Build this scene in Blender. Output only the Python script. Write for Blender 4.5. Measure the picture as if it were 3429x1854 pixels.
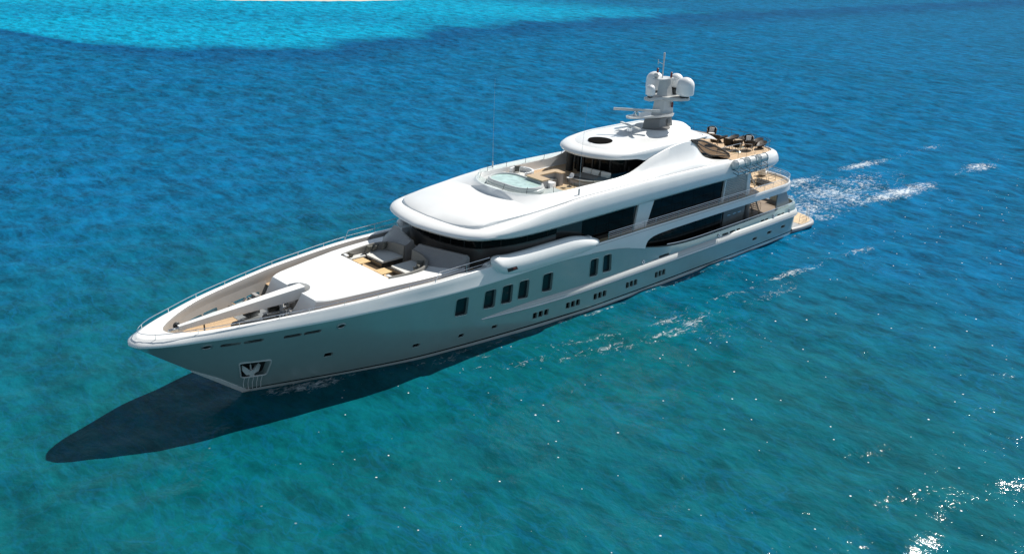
import bpy, bmesh, math, random
import numpy as np
from mathutils import Vector, Matrix, Euler

for o in list(bpy.data.objects):
    bpy.data.objects.remove(o, do_unlink=True)
scene = bpy.context.scene
COL = scene.collection
R = math.radians
rnd = random.Random(7)

# ------------------------------------------------------------------ camera
cam_d = bpy.data.cameras.new('camera')
cam = bpy.data.objects.new('camera', cam_d)
COL.objects.link(cam)
_fw = Vector((-0.65674937, -0.65606169, -0.37183777))
_rt = Vector((-0.71852023, 0.6940847, 0.04444231))
_up = Vector((-0.22893001, -0.29636041, 0.92723328))
cam.matrix_world = Matrix(((_rt.x, _up.x, -_fw.x, 82.9543),
                           (_rt.y, _up.y, -_fw.y, 46.90205),
                           (_rt.z, _up.z, -_fw.z, 28.6),
                           (0, 0, 0, 1)))
cam_d.sensor_width = 36.0
cam_d.lens = 36.0 * 3085.193 / 3429.0
cam_d.clip_start = 0.5
cam_d.clip_end = 12000
scene.camera = cam

# ------------------------------------------------------------------ world, sun, exposure
SUN_EL, SUN_AZ = R(47), R(-1)          # light travels towards the bow, a touch to starboard
world = bpy.data.worlds.new('World')
scene.world = world
world.use_nodes = True
wn = world.node_tree
bg = wn.nodes['Background']
sky = wn.nodes.new('ShaderNodeTexSky')
sky.sky_type = 'NISHITA'
sky.sun_disc = False
sky.sun_elevation = SUN_EL
sky.sun_rotation = math.atan2(-math.cos(SUN_AZ), -math.sin(SUN_AZ))
sky.air_density = 0.8
sky.altitude = 800
sky.dust_density = 0.2
sky.ozone_density = 0.4
hs = wn.nodes.new('ShaderNodeHueSaturation')
hs.inputs['Saturation'].default_value = 0.62
hs.inputs['Hue'].default_value = 0.485
wn.links.new(sky.outputs[0], hs.inputs['Color'])
wn.links.new(hs.outputs[0], bg.inputs[0])
bg.inputs[1].default_value = 0.09
sun_d = bpy.data.lights.new('sun', 'SUN')
sun_d.energy = 5.0
sun_d.angle = R(0.5)
sun_d.color = (1.0, 0.955, 0.88)
sun = bpy.data.objects.new('sun', sun_d)
COL.objects.link(sun)
_l = Vector((math.cos(SUN_EL) * math.cos(SUN_AZ), math.cos(SUN_EL) * math.sin(SUN_AZ), -math.sin(SUN_EL)))
sun.rotation_euler = _l.to_track_quat('-Z', 'Y').to_euler()
sun.location = (0, 0, 80)
scene.view_settings.view_transform = 'Standard'
scene.view_settings.look = 'None'
scene.view_settings.gamma = 1.0
scene.view_settings.exposure = 0.35

# ------------------------------------------------------------------ materials
def mat(name, col, rough=0.5, metal=0.0, coat=0.0, spec=0.5, trans=0.0, ior=1.45, alpha=1.0, var=0.0, vscale=3.0):
    m = bpy.data.materials.new(name)
    m.use_nodes = True
    nt = m.node_tree
    b = nt.nodes['Principled BSDF']
    b.inputs['Base Color'].default_value = (*col, 1)
    b.inputs['Roughness'].default_value = rough
    b.inputs['Metallic'].default_value = metal
    b.inputs['Coat Weight'].default_value = coat
    b.inputs['Coat Roughness'].default_value = 0.06
    b.inputs['Specular IOR Level'].default_value = spec
    b.inputs['Transmission Weight'].default_value = trans
    b.inputs['IOR'].default_value = ior
    b.inputs['Alpha'].default_value = alpha
    if var > 0:
        tc = nt.nodes.new('ShaderNodeTexCoord')
        n = nt.nodes.new('ShaderNodeTexNoise')
        n.inputs['Scale'].default_value = vscale
        n.inputs['Detail'].default_value = 5
        nt.links.new(tc.outputs['Object'], n.inputs['Vector'])
        r = nt.nodes.new('ShaderNodeValToRGB')
        r.color_ramp.elements[0].position = 0.3
        r.color_ramp.elements[1].position = 0.7
        r.color_ramp.elements[0].color = (*[c * (1 - var) for c in col], 1)
        r.color_ramp.elements[1].color = (*[min(1, c * (1 + var)) for c in col], 1)
        nt.links.new(n.outputs['Fac'], r.inputs['Fac'])
        nt.links.new(r.outputs['Color'], b.inputs['Base Color'])
        mr = nt.nodes.new('ShaderNodeMapRange')
        mr.inputs['To Min'].default_value = max(0.02, rough * (1 - var))
        mr.inputs['To Max'].default_value = min(1, rough * (1 + var))
        nt.links.new(n.outputs['Fac'], mr.inputs['Value'])
        nt.links.new(mr.outputs['Result'], b.inputs['Roughness'])
    return m

def plank_mat(name, c1, c2, seam, axis=1, width=0.11, rough=0.6):
    m = bpy.data.materials.new(name)
    m.use_nodes = True
    nt = m.node_tree
    b = nt.nodes['Principled BSDF']
    b.inputs['Roughness'].default_value = rough
    tc = nt.nodes.new('ShaderNodeTexCoord')
    sep = nt.nodes.new('ShaderNodeSeparateXYZ')
    nt.links.new(tc.outputs['Object'], sep.inputs[0])
    dv = nt.nodes.new('ShaderNodeMath'); dv.operation = 'DIVIDE'
    nt.links.new(sep.outputs[axis], dv.inputs[0]); dv.inputs[1].default_value = width
    fr = nt.nodes.new('ShaderNodeMath'); fr.operation = 'FRACT'
    nt.links.new(dv.outputs[0], fr.inputs[0])
    fl = nt.nodes.new('ShaderNodeMath'); fl.operation = 'FLOOR'
    nt.links.new(dv.outputs[0], fl.inputs[0])
    wh = nt.nodes.new('ShaderNodeTexWhiteNoise'); wh.noise_dimensions = '1D'
    nt.links.new(fl.outputs[0], wh.inputs['W'])
    mix = nt.nodes.new('ShaderNodeMix'); mix.data_type = 'RGBA'
    mix.inputs[6].default_value = (*c1, 1); mix.inputs[7].default_value = (*c2, 1)
    nt.links.new(wh.outputs['Value'], mix.inputs[0])
    gt = nt.nodes.new('ShaderNodeMath'); gt.operation = 'LESS_THAN'
    nt.links.new(fr.outputs[0], gt.inputs[0]); gt.inputs[1].default_value = 0.12
    mix2 = nt.nodes.new('ShaderNodeMix'); mix2.data_type = 'RGBA'
    nt.links.new(gt.outputs[0], mix2.inputs[0])
    nt.links.new(mix.outputs[2], mix2.inputs[6]); mix2.inputs[7].default_value = (*seam, 1)
    nt.links.new(mix2.outputs[2], b.inputs['Base Color'])
    return m

M = {}
M['white'] = mat('gloss white paint', (0.80, 0.81, 0.81), 0.28, coat=0.6, var=0.03, vscale=0.7)
M['shade_white'] = mat('satin white paint', (0.74, 0.75, 0.75), 0.45, var=0.03)
M['strake'] = mat('pale grey strake paint', (0.50, 0.52, 0.52), 0.35, coat=0.3, var=0.03)
M['chrome'] = mat('polished steel', (0.78, 0.79, 0.80), 0.14, metal=1.0)
M['darksteel'] = mat('dark steel', (0.10, 0.105, 0.11), 0.3, metal=0.8)
M['glass'] = mat('black tinted glass', (0.005, 0.006, 0.006), 0.06, spec=0.13)
M['winglass'] = mat('dark port glass', (0.010, 0.022, 0.027), 0.05, spec=0.4)
M['bridgegrey'] = mat('dark bridge front', (0.065, 0.06, 0.056), 0.3, coat=0.4, var=0.06)
M['ventgrey'] = mat('housing grey paint', (0.25, 0.25, 0.255), 0.4, coat=0.2, var=0.04)
M['void'] = mat('deep black recess', (0.003, 0.003, 0.003), 0.95, spec=0.05)
M['mastlight'] = mat('light grey mast paint', (0.52, 0.53, 0.53), 0.4, coat=0.3, var=0.03)
M['housedark'] = mat('dark house side', (0.03, 0.029, 0.028), 0.25, coat=0.4)
M['aerial'] = mat('grey aerial', (0.30, 0.36, 0.40), 0.5)
M['mastgrey'] = mat('mid grey paint', (0.20, 0.20, 0.20), 0.4, coat=0.2)
M['dark'] = mat('dark recess shade', (0.015, 0.017, 0.018), 0.6)  # flat dark colour standing for the shade in recesses and openings
M['grey'] = mat('satin grey paint', (0.33, 0.33, 0.335), 0.4, coat=0.2, var=0.04)
M['bulwarkshade'] = mat('shaded bulwark white', (0.29, 0.28, 0.27), 0.35, coat=0.3, var=0.05, vscale=1.0)  # darker tone for the bulwark's inner side, shade put into the colour
M['midgrey'] = mat('dark grey laminate', (0.12, 0.118, 0.115), 0.35, coat=0.3, var=0.08)
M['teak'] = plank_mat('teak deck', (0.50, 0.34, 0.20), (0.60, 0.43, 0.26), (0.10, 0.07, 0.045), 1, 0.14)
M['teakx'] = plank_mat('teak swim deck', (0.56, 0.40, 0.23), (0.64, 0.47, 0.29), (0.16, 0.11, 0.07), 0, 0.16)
M['teakshade'] = plank_mat('teak deck with painted shade', (0.20, 0.145, 0.095), (0.25, 0.18, 0.12), (0.05, 0.035, 0.025), 1, 0.14)  # teak darkened to carry the shade under the upper deck
M['tabletop'] = plank_mat('teak slat table', (0.66, 0.46, 0.22), (0.72, 0.52, 0.27), (0.14, 0.09, 0.05), 1, 0.085)
M['bartop'] = mat('pale wood counter', (0.50, 0.36, 0.21), 0.35, coat=0.2, var=0.08, vscale=6)
M['fabric'] = mat('grey sofa fabric', (0.21, 0.205, 0.19), 0.9, var=0.06, vscale=30)
M['seat'] = mat('pale seat fabric', (0.60, 0.60, 0.57), 0.9, var=0.04, vscale=30)
M['cushion'] = mat('olive grey cushion', (0.115, 0.115, 0.10), 0.8, var=0.15, vscale=12)
M['whitefab'] = mat('white cushion fabric', (0.78, 0.77, 0.74), 0.9, var=0.03, vscale=20)
M['wicker'] = mat('dark brown wicker', (0.022, 0.016, 0.012), 0.55, var=0.4, vscale=60)
M['wicker2'] = mat('brown woven wicker', (0.034, 0.024, 0.018), 0.6, var=0.5, vscale=45)
M['raft'] = mat('pale raft canister', (0.62, 0.66, 0.66), 0.35, coat=0.3, var=0.05)
M['black'] = mat('black rubber', (0.012, 0.012, 0.012), 0.5)
M['red'] = mat('dull red lamp housing', (0.16, 0.035, 0.03), 0.4)
M['poolwater'] = mat('pool water', (0.40, 0.55, 0.53), 0.06, spec=0.5, var=0.22, vscale=2.2)
M['steelgrey'] = mat('galvanised steel', (0.34, 0.36, 0.37), 0.35, metal=0.6, var=0.1)
M['sand'] = mat('pale sand', (0.62, 0.55, 0.45), 0.95, var=0.08, vscale=0.3)

def clear_glass(name, tint):
    m = bpy.data.materials.new(name)
    m.use_nodes = True
    nt = m.node_tree
    nt.nodes.remove(nt.nodes['Principled BSDF'])
    out = nt.nodes['Material Output']
    t = nt.nodes.new('ShaderNodeBsdfTransparent'); t.inputs[0].default_value = (*tint, 1)
    g = nt.nodes.new('ShaderNodeBsdfGlossy'); g.inputs['Roughness'].default_value = 0.02
    lw = nt.nodes.new('ShaderNodeLayerWeight'); lw.inputs[0].default_value = 0.5
    pw = nt.nodes.new('ShaderNodeMath'); pw.operation = 'POWER'; pw.inputs[1].default_value = 4.0
    nt.links.new(lw.outputs['Facing'], pw.inputs[0])
    f = nt.nodes.new('ShaderNodeMath'); f.operation = 'MULTIPLY_ADD'; f.inputs[1].default_value = 0.6; f.inputs[2].default_value = 0.035
    nt.links.new(pw.outputs[0], f.inputs[0])
    mx = nt.nodes.new('ShaderNodeMixShader')
    nt.links.new(f.outputs[0], mx.inputs[0]); nt.links.new(t.outputs[0], mx.inputs[1]); nt.links.new(g.outputs[0], mx.inputs[2])
    nt.links.new(mx.outputs[0], out.inputs[0])
    return m
M['clear'] = clear_glass('clear screen glass', (0.86, 0.92, 0.91))
M['smoke'] = clear_glass('smoked screen glass', (0.30, 0.27, 0.24))

def hull_material():
    m = mat('silver grey hull paint', (0.35, 0.46, 0.455), 0.26, metal=0.3, coat=0.5)
    nt = m.node_tree
    b = nt.nodes['Principled BSDF']
    g = nt.nodes.new('ShaderNodeNewGeometry')
    sep = nt.nodes.new('ShaderNodeSeparateXYZ')
    nt.links.new(g.outputs['Position'], sep.inputs[0])
    r = nt.nodes.new('ShaderNodeValToRGB')
    r.color_ramp.interpolation = 'CONSTANT'
    e = r.color_ramp.elements
    e[0].position = 0.0; e[0].color = (0.66, 0.72, 0.72, 1)
    e[1].position = 0.46; e[1].color = (0.012, 0.014, 0.016, 1)
    k = e.new(0.59); k.color = (0.35, 0.46, 0.455, 1)
    mp = nt.nodes.new('ShaderNodeMapRange')
    mp.inputs['From Min'].default_value = -0.15; mp.inputs['From Max'].default_value = 0.75
    nt.links.new(sep.outputs[2], mp.inputs['Value'])
    nt.links.new(mp.outputs['Result'], r.inputs['Fac'])
    n = nt.nodes.new('ShaderNodeTexNoise'); n.inputs['Scale'].default_value = 1.3; n.inputs['Detail'].default_value = 6
    nt.links.new(g.outputs['Position'], n.inputs['Vector'])
    mr = nt.nodes.new('ShaderNodeMapRange'); mr.inputs['To Min'].default_value = 0.94; mr.inputs['To Max'].default_value = 1.06
    nt.links.new(n.outputs['Fac'], mr.inputs['Value'])
    mul = nt.nodes.new('ShaderNodeMix'); mul.data_type = 'RGBA'; mul.blend_type = 'MULTIPLY'; mul.inputs[0].default_value = 1
    nt.links.new(r.outputs['Color'], mul.inputs[6]); nt.links.new(mr.outputs['Result'], mul.inputs[7])
    nt.links.new(mul.outputs[2], b.inputs['Base Color'])
    return m
M['hull'] = hull_material()

# ------------------------------------------------------------------ helpers
def tag(o, label=None, cat=None, group=None, kind=None):
    if label: o['label'] = label
    if cat: o['category'] = cat
    if group: o['group'] = group
    if kind: o['kind'] = kind
    return o

def empty(name, loc=(0, 0, 0), rz=0.0):
    o = bpy.data.objects.new(name, None)
    o.empty_display_size = 0.3
    COL.objects.link(o)
    o.location = loc
    o.rotation_euler = (0, 0, rz)
    return o

def rrect(w, h, r, n=4):
    pts = []
    for cx, cy, a0 in ((w/2-r, h/2-r, 0), (-w/2+r, h/2-r, 90), (-w/2+r, -h/2+r, 180), (w/2-r, -h/2+r, 270)):
        for i in range(n+1):
            a = R(a0 + 90*i/n)
            pts.append((cx + r*math.cos(a), cy + r*math.sin(a)))
    return pts

def round_poly(pts, r, n=3):
    out = []
    N = len(pts)
    for i in range(N):
        p0, p1, p2 = (np.array(pts[i-1], float), np.array(pts[i], float), np.array(pts[(i+1) % N], float))
        a = p1 + (p0-p1)/np.linalg.norm(p0-p1)*r
        b = p1 + (p2-p1)/np.linalg.norm(p2-p1)*r
        for k in range(n+1):
            t = k/n
            q = (1-t)**2*a + 2*t*(1-t)*p1 + t*t*b
            out.append(tuple(q))
    return out

class MB:
    def __init__(s):
        s.v = []; s.f = []; s.sharp = 35
    def add(s, verts, faces):
        o = len(s.v)
        s.v += [tuple(map(float, p)) for p in verts]
        s.f += [tuple(i+o for i in f) for f in faces]
        return s
    def box(s, c, d, rot=None, bev=0.0, seg=2):
        bm = bmesh.new()
        bmesh.ops.create_cube(bm, size=1)
        bmesh.ops.scale(bm, vec=d, verts=bm.verts)
        if bev > 0:
            bmesh.ops.bevel(bm, geom=bm.edges[:], offset=bev, segments=seg, affect='EDGES', profile=0.6)
        if rot is not None:
            bmesh.ops.rotate(bm, cent=(0, 0, 0), matrix=Euler(rot).to_matrix(), verts=bm.verts)
        bmesh.ops.translate(bm, vec=c, verts=bm.verts)
        s.add([v.co for v in bm.verts], [])
        o = len(s.v) - len(bm.verts)
        bm.verts.index_update()
        s.f += [tuple(v.index+o for v in f.verts) for f in bm.faces]
        bm.free()
        return s
    def tube(s, path, r, n=7, closed=False, caps=True):
        P = [Vector(p) for p in path]
        N = len(P)
        rings = []
        prev = None
        for i in range(N):
            if closed:
                t = (P[(i+1) % N] - P[i-1])
            else:
                t = P[min(i+1, N-1)] - P[max(i-1, 0)]
            t = t.normalized()
            if prev is None:
                a = Vector((0, 0, 1)) if abs(t.z) < 0.9 else Vector((1, 0, 0))
                u = t.cross(a).normalized()
            else:
                u = (prev - t*prev.dot(t)).normalized()
            prev = u
            w = t.cross(u)
            rr = r[i] if isinstance(r, (list, tuple)) else r
            rings.append([P[i] + (u*math.cos(2*math.pi*k/n) + w*math.sin(2*math.pi*k/n))*rr for k in range(n)])
        return s.loft(rings, ring=True, caps=caps and not closed, closed=closed)
    def loft(s, secs, ring=True, caps=True, closed=False):
        n = len(secs[0]); N = len(secs)
        verts = [p for sec in secs for p in sec]
        faces = []
        for i in range(N if closed else N-1):
            a = i*n; b = ((i+1) % N)*n
            for k in range(n if ring else n-1):
                k2 = (k+1) % n
                faces.append((a+k, a+k2, b+k2, b+k))
        if caps and ring and not closed:
            faces.append(tuple(range(n-1, -1, -1)))
            faces.append(tuple((N-1)*n+k for k in range(n)))
        return s.add(verts, faces)
    def lathe(s, prof, c=(0, 0, 0), n=20, rot=None):
        secs = []
        m = Euler(rot).to_matrix() if rot is not None else None
        for r, z in prof:
            ring = []
            for k in range(n):
                p = Vector((r*math.cos(2*math.pi*k/n), r*math.sin(2*math.pi*k/n), z))
                if m is not None: p = m @ p
                ring.append(p + Vector(c))
            secs.append(ring)
        return s.loft(secs, ring=True, caps=True)
    def prism(s, poly, axis, a, b):
        def P(u, v, w):
            return {'x': (w, u, v), 'y': (u, w, v), 'z': (u, v, w)}[axis]
        n = len(poly)
        verts = [P(u, v, a) for u, v in poly] + [P(u, v, b) for u, v in poly]
        faces = [tuple(range(n)), tuple(range(2*n-1, n-1, -1))]
        faces += [(k, n+k, n+(k+1) % n, (k+1) % n) for k in range(n)]
        return s.add(verts, faces)
    def build(s, name, m, parent=None, smooth=True, angle=None, merge=True):
        bm = bmesh.new()
        vs = [bm.verts.new(p) for p in s.v]
        for f in s.f:
            try:
                bm.faces.new([vs[i] for i in f])
            except ValueError:
                pass
        if merge:
            bmesh.ops.remove_doubles(bm, verts=bm.verts, dist=0.0008)
            dg = [f for f in bm.faces if f.calc_area() < 1e-9]
            if dg: bmesh.ops.delete(bm, geom=dg, context='FACES_ONLY')
        bmesh.ops.recalc_face_normals(bm, faces=bm.faces)
        me = bpy.data.meshes.new(name)
        bm.to_mesh(me); bm.free()
        if smooth:
            me.polygons.foreach_set('use_smooth', [True]*len(me.polygons))
            me.set_sharp_from_angle(angle=R(angle or s.sharp))
        me.materials.append(m)
        o = bpy.data.objects.new(name, me)
        COL.objects.link(o)
        if parent: o.parent = parent
        return o

def place(o, loc, rz=0.0):
    o.location = loc; o.rotation_euler = (0, 0, rz)
    return o

def copy_tree(o, parent=None):
    c = o.copy(); COL.objects.link(c)
    c.parent = parent
    for ch in list(o.children):
        copy_tree(ch, c)
    return c

def pchip(tab):
    xs = np.array([a for a, b in tab], float); ys = np.array([b for a, b in tab], float)
    o = np.argsort(xs); xs = xs[o]; ys = ys[o]
    h = np.diff(xs); d = np.diff(ys)/h
    m = np.zeros_like(xs)
    for i in range(1, len(xs)-1):
        if d[i-1]*d[i] > 0:
            w1 = 2*h[i]+h[i-1]; w2 = h[i]+2*h[i-1]
            m[i] = (w1+w2)/(w1/d[i-1]+w2/d[i])
    m[0] = d[0]; m[-1] = d[-1]
    def f(x):
        x = min(max(x, xs[0]), xs[-1])
        i = int(min(max(np.searchsorted(xs, x)-1, 0), len(h)-1))
        t = (x-xs[i])/h[i]; t2 = t*t; t3 = t2*t
        return float((2*t3-3*t2+1)*ys[i]+(t3-2*t2+t)*h[i]*m[i]+(-2*t3+3*t2)*ys[i+1]+(t3-t2)*h[i]*m[i+1])
    return f

def cat_curve(rows, per):
    """Catmull-Rom through rows of numbers (centripetal-free), 'per' samples a span."""
    A = np.array(rows, float)
    out = []
    N = len(A)
    for i in range(N-1):
        p0 = A[i-1] if i > 0 else 2*A[0]-A[1]
        p1 = A[i]; p2 = A[i+1]
        p3 = A[i+2] if i+2 < N else 2*A[-1]-A[-2]
        # chord-scaled tangents avoid overshoot on uneven spans
        d0 = max(np.linalg.norm((p1-p0)[:2]), 1e-3); d1 = max(np.linalg.norm((p2-p1)[:2]), 1e-3); d2 = max(np.linalg.norm((p3-p2)[:2]), 1e-3)
        m1 = ((p1-p0)/d0*d1 + (p2-p1)/d1*d0)/(d0+d1)*d1
        m2 = ((p2-p1)/d1*d2 + (p3-p2)/d2*d1)/(d1+d2)*d1
        for k in range(per):
            t = k/per; t2 = t*t; t3 = t2*t
            out.append((2*t3-3*t2+1)*p1+(t3-2*t2+t)*m1+(-2*t3+3*t2)*p2+(t3-t2)*m2)
    out.append(A[-1])
    return np.array(out)

def boolean(o, cutter_mb, solver='EXACT'):
    c = cutter_mb.build('cutter', M['dark'], None, smooth=False)
    md = o.modifiers.new('b', 'BOOLEAN')
    md.operation = 'DIFFERENCE'; md.object = c; md.solver = solver
    bpy.context.view_layer.update()
    dg = bpy.context.evaluated_depsgraph_get()
    me = bpy.data.meshes.new_from_object(o.evaluated_get(dg))
    o.modifiers.clear()
    old = o.data
    o.data = me
    bpy.data.meshes.remove(old)
    bpy.data.objects.remove(c, do_unlink=True)
    return o

# ------------------------------------------------------------------ sea and the sandbank beyond
def growth(lo, hi, step, far, ratio=1.12):
    c = list(np.arange(lo, hi+step*0.5, step))
    s = step; a = lo
    left = []
    while a > -far:
        s *= ratio; a -= s; left.append(a)
    s = step; a = c[-1]; right = []
    while a < far:
        s *= ratio; a += s; right.append(a)
    return np.array(left[::-1]+c+right)
def sstep(a, b, x):
    t = np.clip((x-a)/(b-a), 0, 1)
    return t*t*(3-2*t)
gx = growth(-80, 84, 0.45, 5500, 1.022)
gy = growth(-205, 44, 0.48, 5500, 1.03)
GX, GY = np.meshgrid(gx, gy, indexing='ij')
dx = np.gradient(gx)[:, None]; dy = np.gradient(gy)[None, :]
cell = np.maximum(dx, dy)*np.ones_like(GX)
rs = np.random.RandomState(11)
Hh = np.zeros_like(GX)
for i in range(64):
    lam = 1.5*(16/1.5)**(i/63.0)*(0.92+0.16*rs.rand())
    th = R(222)+rs.randn()*R(48)
    amp = 0.0092*lam**0.14*(0.7+0.6*rs.rand())
    k = 2*math.pi/lam
    ph = rs.rand()*2*math.pi
    arg = k*(GX*math.cos(th)+GY*math.sin(th))+ph + 0.5*np.sin(0.07*GX+0.05*GY+i)
    fade = np.clip((lam/cell-3.0)/3.0, 0, 1)
    s1 = np.sin(arg)
    Hh += amp*fade*(s1+0.22*np.cos(2*arg))
BW = np.array([(58.6, 0.6), (52, 3.0), (48, 4.4), (45.4, 5.2), (41.8, 6.6), (38.1, 8.2), (33.6, 9.9), (29, 10.2), (25.5, 9.8), (18.3, 10.6), (10, 11.3), (0, 12.2)])
def dist_poly(px, py, poly):
    best = np.full(px.shape, 1e9); par = np.zeros(px.shape)
    for i in range(len(poly)-1):
        a = poly[i]; d = poly[i+1]-a; L2 = (d**2).sum()
        t = np.clip(((px-a[0])*d[0]+(py-a[1])*d[1])/L2, 0, 1)
        q = np.hypot(px-a[0]-t*d[0], py-a[1]-t*d[1])
        m_ = q < best
        best = np.where(m_, q, best); par = np.where(m_, i+t, par)
    return best, par
dW, pW = dist_poly(GX, np.abs(GY), BW)
Hh += 0.16*np.exp(-(dW/0.9)**2)*(cell < 1.0)*np.clip(pW/2, 0, 1)
# smooth the sea next to the hull
inside = (GX > 0) & (GX < 60) & (np.abs(GY) < 5.2)
Hh = np.where(inside, Hh*0.5, Hh)
bx = np.array([-900, -386, -163, -102, -70, -50, -20, -2.7, 5, 9, 14.5, 21, 40, 900.]); by = np.array([-60, -103, -127, -132, -132.7, -127, -121, -127.5, -134, -141, -148, -170, -230, -900.])
bnd = np.interp(GX, bx, by) + 2.5*np.sin(GX*0.21)+1.5*np.sin(GX*0.47+1)
shoal = sstep(-15, 13, bnd-GY)*sstep(-230, -85, GX)*(0.82+0.18*np.sin(GX*0.05+GY*0.07))
edge = np.exp(-((GY-bnd-7)/13)**2)*(GY > bnd-2)
near = sstep(76, 24, np.hypot(GX-64, GY-24))
fo = np.zeros_like(GX)
# propeller wash astern
wx = -GX
band = sstep(1.0, 5, wx)*sstep(92, 26, wx)
yc1, yc2 = -5.2+wx*0.055, 4.3+wx*0.045
fo = np.maximum(fo, 0.64*band*np.exp(-((GY-yc1)/1.9)**2)*(0.8+0.2*np.sin(GX*0.35)))
fo = np.maximum(fo, 0.66*band*np.exp(-((GY-yc2)/2.6)**2)*(0.8+0.2*np.sin(GX*0.27+1)))
fo = np.maximum(fo, 0.54*band*sstep(52, 14, wx)*np.exp(-((GY-0.3)/5.0)**4))
fo = np.maximum(fo, 0.27*sstep(35, 55, wx)*sstep(110, 65, wx)*np.exp(-((GY-4.5)/4.0)**2))
# bow wave crest
fo = np.maximum(fo, 0.56*np.exp(-(dW/0.9)**2)*(GX < 58.3)*(0.85+0.15*np.sin(GX*0.7)))
fo = np.maximum(fo, 0.46*np.exp(-((dW-1.6)/1.3)**2)*(np.abs(GY) > np.interp(GX, BW[::-1, 0], BW[::-1, 1]))*sstep(52, 44, GX)*sstep(5, 18, GX))
fo = np.maximum(fo, 0.52*np.exp(-((np.abs(GY)-(0.5+np.interp(GX, [0, 30, 40, 48, 58.9], [5.4, 5.3, 4.5, 3.4, 0])))/0.45)**2)*(GX > 0)*(GX < 58))
fo = np.maximum(fo, 0.58*np.exp(-((GX-57.6)/1.5)**2-((np.abs(GY)-0.8)/0.55)**2))
fo = np.maximum(fo, 0.30*np.exp(-((GX-28)/26)**2-((GY-13.5)/6)**2))
glint = sstep(-2, 12, GY+0.10*(GX-20))*sstep(72, 40, GX)*sstep(-140, -60, GX)  # where the painted sun glints may appear
nx_, ny_ = GX.shape
verts = np.stack([GX, GY, Hh], -1).reshape(-1, 3)
idx = np.arange(nx_*ny_).reshape(nx_, ny_)
quads = np.stack([idx[:-1, :-1], idx[1:, :-1], idx[1:, 1:], idx[:-1, 1:]], -1).reshape(-1, 4)
me = bpy.data.meshes.new('sea')
me.vertices.add(len(verts)); me.vertices.foreach_set('co', verts.ravel())
me.loops.add(quads.size); me.loops.foreach_set('vertex_index', quads.ravel().astype(np.int32))
me.polygons.add(len(quads)); me.polygons.foreach_set('loop_start', (np.arange(len(quads))*4).astype(np.int32))
me.update(calc_edges=True)
me.polygons.foreach_set('use_smooth', [True]*len(quads))
for nm, arr in (('shoal', shoal), ('edge', edge), ('near', near), ('foam', fo), ('glint', glint)):
    at = me.attributes.new(nm, 'FLOAT', 'POINT'); at.data.foreach_set('value', arr.ravel().astype(np.float32))
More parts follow.
